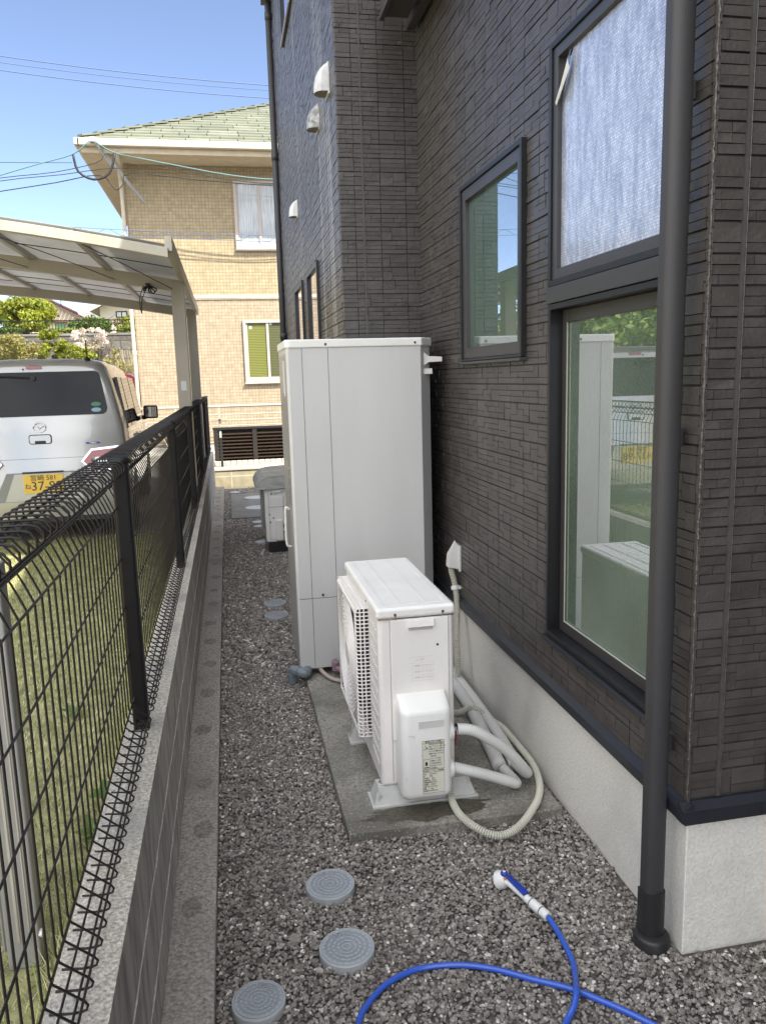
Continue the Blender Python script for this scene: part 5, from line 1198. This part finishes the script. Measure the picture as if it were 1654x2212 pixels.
mb = MB(); mb.bar((-2.03, EY - .14, 5.88), (-1.28, FY - .08, 4.95), .05, .03); mb.bar((-1.98, EY - .16, 5.82), (-1.75, EY + .25, 5.50), .035, .06); mb.box(-2.06, -1.96, EY - .17, EY - .10, 5.80, 5.88)
mb.build('service_bracket', mat('galvanised', (.38, .40, .42), .4, metal=.5), nh)

# power and service cables (each one a thing)
def cable(pts, r, label, m='cord', grp='cables crossing the sky', cat='cable', nseg=8):
    q = [Vector(pts[0])]
    for p in pts[1:]:
        p = Vector(p); k = max(1, int((p - q[-1]).length / .9)); a = q[-1]; q += [a.lerp(p, j / k) for j in range(1, k + 1)]
    mb = MB(); mb.tube(curve_pts(q, 3), r, 5); return tag(mb.build('overhead_cable', m, smooth=True), label, cat, grp)
M['cab_blue'] = mat('blue_grey_cable', (.09, .13, .24), .6, var=0); M['cab_teal'] = mat('teal_cable', (.10, .20, .21), .6, var=0)
def sag(a, b, s=0.0, n=5):
    a = Vector(a); b = Vector(b); return [a.lerp(b, k / n) + Vector((0, 0, -s * 4 * (k / n) * (1 - k / n))) for k in range(n + 1)]
for k, (za, zb_, lab) in enumerate(((9.572, 9.159, 'topmost of the three long cables across the open sky'), (9.426, 9.036, 'middle one of the three long cables across the open sky'), (9.249, 8.847, 'lowest of the three long cables across the open sky'))):
    sl_ = (zb_ - za) / 6.546; cable([(x_, 22, za + sl_ * (x_ + 4.9) + .006 * (x_ + 4.9) * (x_ - 1.65)) for x_ in range(-25, 13)], .013 if k != 1 else .010, lab, 'cab_blue', 'three long cables across the sky')
cable([(-14, 15.9, 2.2), (-3.60, 15.3, 5.255), (-2.95, 15.25, 5.44), (-2.36, 15.2, 5.60), (-2.08, 15.14, 5.80)], .012, 'thick teal service cable rising from the left to the gutter corner bracket', 'cab_teal', 'service cables at the tan house')
cable([(-14, 15.9, 3.2), (-3.60, 15.3, 5.21), (-2.7, 15.25, 5.31), (-1.98, 15.2, 5.47), (-1.86, 15.2, 5.60)], .007, 'thin dark cable from the left to the bracket', 'cord', 'service cables at the tan house')
cable([(-14, 15.9, 2.6), (-3.61, 15.3, 5.16), (-2.6, 15.25, 5.27), (-1.95, 15.2, 5.36), (-1.5, 15.3, 5.42)], .007, 'second thin dark cable from the left under the bracket', 'cord', 'service cables at the tan house')
cable([(-14, 15.9, 3.4), (-3.63, 15.3, 4.99), (-2.7, 15.3, 5.15), (-1.96, 15.3, 5.287), (-1.72, 15.3, 5.05), (-1.58, 15.3, 5.14), (-1.45, 15.3, 5.33), (-.4, 15.3, 5.25), (1.13, 15.3, 5.16), (4, 15.3, 5.3)], .009, 'lowest dark cable drooping in a loop below the bracket and on across the wall', 'cord', 'service cables at the tan house')
cable([(-1.98, 15.14, 5.80), (-1.70, 15.25, 5.66), (-1.35, 15.3, 5.60), (-.6, 15.3, 5.47), (.3, 15.3, 5.33), (1.13, 15.3, 5.27), (4, 15.3, 5.4)], .012, 'thick teal and white cable running right from the bracket across the tan wall', 'cab_teal', 'service cables at the tan house')
cable([(-1.55, 15.3, 5.50), (-.6, 15.3, 5.38), (.3, 15.3, 5.25), (1.13, 15.3, 5.20), (4, 15.3, 5.35)], .007, 'thin dark cable just under the teal one on the tan wall', 'cord', 'service cables at the tan house')
cable([(-2.36, 15.2, 5.60), (-2.30, 15.2, 5.32), (-2.05, 15.2, 5.19), (-1.78, 15.2, 5.30), (-1.66, 15.2, 5.64)], .022, 'thick black jumper loop hanging under the gutter corner', 'cord', 'service cables at the tan house')
cable([(-12, 16, 5.7), (-3.576, 15.4, 5.49), (-2.4, 15.3, 5.485)], .005, 'faint hair thin wire level with the gutter corner', 'cord', 'service cables at the tan house')
for z, lab in ((4.22, 'upper line of the thin wavy cable pair above the carport'), (4.12, 'lower line of the thin wavy cable pair above the carport')): cable([(-9, 14, z + .15), (-3.37, 14, z), (-1, 14, z - .10), (1.0, 14, z - .16), (4, 14, z - .1)], .0045, lab, 'cab_blue', 'wavy cable pair above the carport')
pts = []; 
for k in range(90): x = -3.6 + k * .055; pts.append((x, 14, 4.165 - (x + 3.37) * .036 + .05 * math.sin(x * 13.5)))
mb = MB(); mb.tube(pts, .004, 4); tag(mb.build('overhead_cable', 'cab_blue', smooth=True), 'zigzag wire threaded between the two thin lines above the carport', 'cable', 'wavy cable pair above the carport')

# ------------------------------------------------------------------ end of the alley: low block wall, rail fence, louvre fence
mb = MB(); mb.box(-.36, 5, 12.42, 12.54, -.1, .285); mb.build
ew = thing('low_block_wall', 'sunlit low concrete block wall crossing the end of the alley', 'wall', (1, 12.5, 0))
mb.build('wall', tile_mat('sunlit_blocks', (.40, .36, .25), (.34, .30, .20), (.55, .51, .42), .40, .195, msize=.010, bump=.3), ew)
mb = MB(); mb.box(-.37, 5.01, 12.405, 12.66, .285, .318); mb.build('coping', mat('pale_coping', (.52, .49, .42), .8, var=.1), ew, bevel=.004)
mb = MB(); 
for k in range(40): mb.box(-.28 + k * .095, -.195 + k * .095, 13.50, 13.60, .25, .32)
mb.box(-.3, 4, 13.515, 13.60, .24, .30)
tag(mb.build('edging_row', mat('pale_edging', (.52, .48, .42), .8, var=.15, vs=12), bevel=.004), 'pale row of upright edging blocks at the foot of the black louvre fence', 'edging')
M['blk_bronze'] = mat('black_bronze', (.03, .026, .025), .4, var=.1)
lf = thing('louvre_fence', 'low black slatted fence panel in front of the tan house wall', 'fence', (.5, 13.7, .25))
for xa in (-.26, .39, 1.15): mb = MB(); mb.box(xa, xa + .075, 13.655, 13.665, .27, .86); mb.build('post', 'blk_bronze', lf, bevel=.003)
mb = MB(); mb.box(-.27, 2.3, 13.65, 13.73, .845, .885); mb.build('top_rail', 'hole', lf, bevel=.004)
mb = MB(); mb.box(-.25, 2.3, 13.74, 13.75, .28, .85); mb.build('backing', 'hole', lf)
mb = MB()
for k in range(9):
    z = .30 + k * .058; mb.add([(-.19, 13.66, z), (2.3, 13.66, z), (2.3, 13.72, z + .035), (-.19, 13.72, z + .035), (-.19, 13.66, z - .006), (2.3, 13.66, z - .006)], [(0, 1, 2, 3), (4, 5, 1, 0)])
mb.build('slats', mat('bronze_slat', (.10, .07, .055), .25, metal=.6), lf)
mb = MB(); mb.box(-.16, -.12, 13.30, 13.34, .14, .86); mt_ = mb.build('stake', 'hole', lf); mb = MB(); mb.box(-.157, -.123, 13.293, 13.299, .74, .84); mb.build('stake_tag', mat('pale_tag', (.45, .60, .52), .5), mt_)
rl = thing('rail_fence', 'pale metal horizontal rail fence in front of the tan house', 'fence', (0, 14.4, .25))
mb = MB(); mb.tube([(-3.2, 14.4, 1.215), (4, 14.4, 1.215)], .026, 10); rr_ = mb.build('top_rail', 'alu_lt', rl, smooth=True)
mb = MB()
for k in range(6): mb.tube([(-3.2, 14.4, .58 + k * .098), (4, 14.4, .58 + k * .098)], .009, 6)
mb.build('rails', 'alu_lt', rl)
for x in (-2.4, -.9, -.15, 1.6): mb = MB(); mb.box(x - .02, x + .02, 14.38, 14.42, .25, 1.20); mb.build('post', 'alu_lt', rl)
mb = MB(); mb.box(-.35, .12, 14.33, 14.37, .78, .80); mb.box(-.33, -.02, 14.33, 14.37, 1.0, 1.015); tag(mb.build('towel_bar', 'alu_lt'), 'short pale metal bars hung on the rail fence', 'rack')

# ------------------------------------------------------------------ retaining wall, hedges, trees and houses beyond
rw = thing('retaining_wall', 'long dark weathered retaining wall across the background', 'wall', (-6, 30, 0))
mb = MB(); mb.box(-42, 15, 30, 30.35, 0, 3.40); mb.build('wall', tile_mat('weathered_wall', (.115, .105, .09), (.16, .15, .13), (.07, .065, .06), .9, .32, msize=.02, bump=.3, offset=.5, var=.5), rw)
mb = MB(); mb.box(-42, 15, 29.97, 30.38, 3.40, 3.47); mb.build('coping', mat('grey_coping', (.20, .19, .175), .9, var=.3, vs=2), rw)
mb = MB(); mb.box(-4.55, -4.25, 29.9, 30, .3, 2.9); mb.build('drain_slot', 'hole', rw)
rg = thing('railing', 'thin dark railing along the top of the retaining wall', 'railing', (-6, 30.2, 3.47))
mb = MB()
for z in (3.55, 3.92): mb.box(-20, 4, 30.18, 30.21, z, z + .03)
for k in range(240): x = -20 + k * .1; mb.box(x, x + .015, 30.185, 30.205, 3.48, 3.92)
mb.build('bars', 'fence', rg)
def proj_like(px, py, y):   # place far things along the direction seen in the photograph (world units)
    r = Matrix(RW).transposed() @ Vector((px - 827, 1106 - py, -1700)); return (r.x / r.y * y, y, 1.65 + r.z / r.y * y)
def P(px, py, y): return proj_like(px, py, y)
# hedges
def hedge(px0, px1, py0, py1, y, label, leaf='leaf_hedge', n=1500):
    a_ = P(px0, py1, y); b_ = P(px1, py0, y); t = thing('hedge', label, 'hedge', ((a_[0] + b_[0]) / 2, y, a_[2]), 'clipped hedges on the terrace')
    X = rng.uniform(a_[0], b_[0], n); Z = rng.uniform(a_[2] - .05, b_[2], n); Y = y + rng.uniform(-.3, .5, n); C = np.stack([X, Y, Z], -1)
    V, F = leaf_verts(C, np.full(n, .08), n * 2, .055); V -= np.array(t.location); o = np_mesh('foliage', V, F, leaf); o.parent = t
    mb = MB(); mb.box(a_[0] + .1, b_[0] - .1, y, y + .3, a_[2] - .4, b_[2] - .12); mb.build('dense_core', 'leaf_g', t)
hedge(-12, 40, 710, 722, 30.9, 'dark clipped hedge under the big yellow green tree', 'leaf_g'); hedge(106, 162, 711, 722, 30.9, 'bright yellow green clipped hedge in front of the brown roofed house'); hedge(257, 291, 705, 722, 30.9, 'rounded bright shrub hedge in front of the white house')
# trees and shrubs on the terrace
def blob(px, py, rpx, y, kk, seed=0, sq=.7):
    R_ = random.Random(seed); out = []; rs = []
    for k in range(kk):
        a_ = R_.uniform(0, 6.28); q = math.sqrt(R_.random()) * rpx; out.append(P(px + q * math.cos(a_), py + q * sq * math.sin(a_), y + R_.uniform(-1, 1) * rpx * y / 1700)); rs.append(rpx * y / 1700 * R_.uniform(.16, .32))
    return out, rs
cs, rs = blob(52, 678, 60, 36, 60, 1, .58); plant('broadleaf_tree', 'large bright yellow green tree at the left of the background', 'tree', P(50, 722, 36), cs, rs, 12000, .09, 'leaf_yg', 8, .16)
cs, rs = blob(196, 702, 40, 34, 30, 2, .32); plant('shrub', 'broad dark green shrub between the two background houses', 'shrub', P(196, 722, 34), cs, rs, 4500, .07, 'leaf_g', 6, .05)
cs, rs = blob(280, 700, 15, 33, 16, 3, 1.1); plant('small_tree', 'small green tree beside the corner of the tan house', 'tree', P(280, 722, 33), cs, rs, 1800, .07, 'leaf_yg', 5, .05)
cs, rs = blob(254, 694, 9, 33, 14, 4, 1.4); plant('small_tree', 'nearly bare pruned tree in front of the white house', 'tree', P(254, 722, 33), cs, rs, 260, .05, 'leaf_dry', 10, .05)
def G(px, y): q = P(px, 850, y); return (q[0], y, .25)
# shrubs in the middle distance, in front of the retaining wall
cs, rs = blob(20, 762, 60, 25, 26, 5, .5); plant('shrub', 'pale yellow shrub at the far left above the car roof', 'shrub', G(10, 25), cs, rs, 5000, .045, 'leaf_dry', 14, .02, 'yellow shrubs behind the car')
cs, rs = blob(110, 748, 34, 25.5, 24, 6, 1.0); plant('shrub', 'tall yellow green shrub rising above the middle of the car roof', 'shrub', G(110, 25.5), cs, rs, 4500, .048, 'leaf_yg', 14, .02, 'yellow shrubs behind the car')
cs, rs = blob(172, 765, 36, 26, 20, 7, .6); plant('shrub', 'bright yellow green shrub low beside the car antenna', 'shrub', G(170, 26), cs, rs, 4000, .048, 'leaf_yg', 12, .02, 'yellow shrubs behind the car')
cs, rs = blob(195, 728, 42, 27, 26, 8, .62); plant('blossom_tree', 'small tree with pale pink white blossom in front of the dark wall', 'tree', G(215, 27), cs[:6], rs[:6], 260, .04, 'leaf_dry', 16, .03, extra=((cs, [r * .8 for r in rs], 1500, .045), 'blossom'), spread=.75)
cs, rs = blob(258, 790, 36, 25, 20, 9, .9); plant('shrub', 'sparse brown and yellow shrub between the antenna and the tan house', 'shrub', G(258, 25), cs, rs, 1300, .045, 'leaf_dry', 18, .016, 'yellow shrubs behind the car', extra=((cs[:8], [r * .8 for r in rs[:8]], 200, .04), 'blossom'))
mb = MB(); R_ = random.Random(3); b_ = Vector((P(293, 862, 24)[0], 24, .25))
for k in range(46): 
    a_ = b_ + Vector((R_.uniform(-.14, .10), R_.uniform(-.1, .1), 0)); e_ = a_ + Vector((R_.uniform(-.40, .15), R_.uniform(-.1, .1), R_.uniform(1.6, 2.5))); mb.tube([a_, a_.lerp(e_, .6) + Vector((.02, 0, .02)), e_], [.012, .010, .004], 4)
tag(mb.build('dry_reeds', 'straw'), 'clump of dry straw coloured reeds beside the tan house corner', 'reeds')
# brown roofed house
def xz(px, py, y): q = P(px, py, y); return (q[0], q[2])
hA = thing('gabled_house', 'cream house with dark brown tiled gable roof on the terrace', 'house', P(140, 716, 50))
Y = 50; pk = xz(107, 652, Y); er = xz(191, 692, Y); el = (2 * pk[0] - er[0], er[1]); zb_ = xz(140, 718, Y)[1]
mb = MB(); mb.prism([(el[0] + .7, zb_), (er[0] - .75, zb_), (er[0] - .75, er[1] + .2), (pk[0], pk[1] - .15), (el[0] + .7, er[1] + .2)], 'y', Y, Y + 8); mb.build('wall', mat('cream_wall', (.62, .56, .44), .8, var=.05), hA)
mb = MB(); z_ = xz(140, 681, Y)[1]; z2 = xz(140, 694, Y)[1]; mb.box(pk[0] - 1.5, er[0] - 1.6, Y - .06, Y, z_ - .06, z_ + .04); mb.box(pk[0] - 2, er[0] - .8, Y - .30, Y, z2 - .05, z2 + .04); mb.build('trim_band', mat('maroon_trim', (.16, .05, .045), .6), hA)
mb = MB()
for s, e_ in ((1, er), (-1, el)):
    for k in range(11):
        a_ = (pk[0] + (e_[0] - pk[0]) * k / 11, pk[1] + (e_[1] - pk[1]) * k / 11); c_ = (pk[0] + (e_[0] - pk[0]) * (k + 1) / 11, pk[1] + (e_[1] - pk[1]) * (k + 1) / 11)
        mb.add([(a_[0], Y - .5, a_[1]), (c_[0], Y - .5, c_[1] + .05), (c_[0], Y + 8.4, c_[1] + .05), (a_[0], Y + 8.4, a_[1]), (a_[0], Y - .5, a_[1] - .16), (c_[0], Y - .5, c_[1] - .11)], [(0, 1, 2, 3), (0, 4, 5, 1)])
mb.tube([(pk[0], Y - .55, pk[1] + .05), (pk[0], Y + 8.4, pk[1] + .05)], .14, 8); mb.build('roof', mat('brown_tiles', (.10, .055, .045), .6, var=.3, vs=3), hA, fix=False)
mb = MB(); a_ = xz(120, 699, Y); b_ = xz(144, 715, Y); mb.box(a_[0], b_[0], Y - .05, Y, b_[1] - .2, a_[1]); mb.build('window', mat('green_screen', (.14, .32, .20), .5), hA)
mb = MB(); a_ = xz(147, 700, Y); b_ = xz(182, 716, Y); mb.box(a_[0], b_[0], Y - .08, Y, b_[1] - .3, a_[1]); mb.build('stone_panel', mat('grey_stone', (.26, .24, .22), .9, var=.4, vs=6), hA)
for (px, h_, lab) in ((113, 1.5, 'tall thin aerial on the ridge of the brown roofed house'), (84, 1.2, 'small dark aerial left of the brown roof'), (133, .75, 'small aerial right of the brown roof ridge')):
    q = P(px, 668 if px > 115 else 655 if px > 100 else 665, 52); mb = MB(); mb.tube([q, (q[0], q[1], q[2] + h_)], .025, 5); mb.tube([(q[0] - .3, q[1], q[2] + h_ * .9), (q[0] + .3, q[1], q[2] + h_ * .94)], .018, 4); mb.tube([(q[0] - .22, q[1], q[2] + h_ * .75), (q[0] + .22, q[1], q[2] + h_ * .78)], .018, 4)
    tag(mb.build('aerial', 'fence'), lab, 'aerial', 'television aerials in the background')
# low grey tiled roof and white house
lr = thing('low_roof_building', 'low building with wavy grey tiled roof between the two houses', 'building', P(196, 700, 56))
a_ = xz(168, 678, 56); b_ = xz(222, 691, 56); mb = MB(); mb.add([(a_[0], 56, b_[1]), (b_[0], 56, b_[1]), (b_[0], 59, a_[1] + .3), (a_[0] - .5, 59, a_[1] + .3)], [(0, 1, 2, 3)])
for k in range(14): x = a_[0] + (b_[0] - a_[0]) * k / 13; mb.tube([(x, 55.95, b_[1] + .04), (x, 59, a_[1] + .34)], .06, 6)
mb.build('roof', mat('grey_tiles', (.22, .21, .20), .7, var=.2), lr); mb = MB(); mb.box(a_[0], b_[0], 56.1, 59, b_[1] - 2.5, b_[1] - .05); mb.build('wall', mat('grey_wall', (.4, .38, .35), .8), lr)
hB = thing('white_house', 'off white house with one sliding window, right of the brown roofed house', 'house', P(260, 716, 46))
Y = 46; wl = xz(218, 700, Y)[0]; wr = xz(330, 700, Y)[0]; zb_ = xz(255, 722, Y)[1] - .5; ev = xz(216, 664, Y)[1]; pkx = (wl + wr) / 2; pkz = ev + (pkx - wl) * .48
mb = MB(); mb.prism([(wl, zb_), (wr, zb_), (wr, ev), (pkx, pkz), (wl, ev)], 'y', Y, Y + 8); mb.build('wall', mat('off_white_wall', (.52, .48, .42), .8, var=.06), hB)
mb = MB()
for s, x_ in ((1, wr + .6), (-1, wl - .6)): mb.add([(pkx, Y - .7, pkz + .12), (x_, Y - .7, ev - .17), (x_, Y + 8.5, ev - .17), (pkx, Y + 8.5, pkz + .12), (pkx, Y - .7, pkz - .06), (x_, Y - .7, ev - .33)], [(0, 1, 2, 3), (0, 4, 5, 1)])
mb.build('roof', mat('pale_roof_edge', (.50, .48, .45), .7), hB, fix=False)
a_ = xz(250, 672, Y); b_ = xz(276, 686, Y); mb = MB(); mb.box(a_[0], b_[0], Y - .05, Y, b_[1], a_[1]); w_ = mb.build('window', 'fence', hB); mb = MB(); mb.box(a_[0] + .06, (a_[0] + b_[0]) / 2 - .03, Y - .06, Y - .05, b_[1] + .06, a_[1] - .06); mb.box((a_[0] + b_[0]) / 2 + .03, b_[0] - .06, Y - .06, Y - .05, b_[1] + .06, a_[1] - .06); mb.build('pane', 'curtain', w_)
wh = thing('beige_house', 'beige house across the parking yard, out of view, added for warm bounce light', 'house', (-13, 3, .25))  # added unseen house, its sunlit wall bounces warm light into the alley
mb = MB(); mb.box(-20, -10.0, -6, 9.5, .2, 5.4); mb.build('wall', mat('sunlit_beige', (.72, .62, .46), .8, var=.08), wh)
mb = MB(); mb.add([(-9.5, -6.6, 5.3), (-9.5, 10.1, 5.3), (-15.7, 6, 7.3), (-15.7, -2.5, 7.3), (-20.6, 10.1, 5.3), (-20.6, -6.6, 5.3)], [(0, 1, 2, 3), (1, 4, 2), (4, 5, 3, 2), (5, 0, 3), (0, 5, 4, 1)]); mb.build('roof', mat('grey_brown_roof', (.16, .13, .11), .7, var=.2), wh)
for y in (-3, 1.5, 6.5):
    mb = MB(); mb.box(-10.0, -9.94, y - .8, y + .8, 3.6, 4.8); w_ = mb.build('window', 'winfr', wh); mb = MB(); mb.box(-9.94, -9.93, y - .72, y + .72, 3.68, 4.72); mb.build('pane', 'glass_dark', w_)
# wooded bank to the left: out of frame, seen in the window reflections
mb = MB(); xs_ = np.linspace(-60, -13, 12); ys_ = np.linspace(-20, 70, 24); vs = []
for x in xs_:
    for y in ys_: vs.append((x, y, .2 + (1 / (1 + math.exp((x + 24) / 3.0))) * (5.5 + 1.2 * math.sin(y * .35) + .8 * math.sin(y * .9 + x))))
fs = [(i * 24 + j, i * 24 + j + 1, (i + 1) * 24 + j + 1, (i + 1) * 24 + j) for i in range(11) for j in range(23)]
mb.add(vs, fs); tag(mb.build('wooded_bank', mat('wooded_slope', (.05, .065, .02), .95, var=.7, vs=1.4, stain=(.13, .12, .04), ss=.5, bump=1, bs=3), smooth=True), kind='structure')
for k, (x, y, s) in enumerate(((-9.5, 22, 3.0), (-12.5, 26, 3.8), (-7.8, 17.5, 2.2), (-13, 20, 3.4), (-10.5, 30, 3.2), (-17, 30, 4.2))):
    R_ = random.Random(k + 50); cs = [(x + R_.uniform(-1, 1) * s * .7, y + R_.uniform(-1, 1) * s * .8, .6 + s * .75 + R_.uniform(-.6, .6) * s * .7) for _ in range(22)]
    plant('bank_tree', ['dense dark green tree beyond the carport, out of direct view, reflected in the middle window', 'tall yellow green tree reflected at the top of the large window', 'smallest green tree left of the carport, only seen in reflection', 'broad yellow green tree left of the carport, only seen in reflection', 'dark green tree by the retaining wall, only seen in reflection', 'largest yellow green tree at the wooded bank, only seen in reflection'][k], 'tree', (x, y, .2), cs, [s * .35] * 22, 5000, .11, 'leaf_yg' if k % 2 else 'leaf_g', 6, .14, 'trees left of the carport')
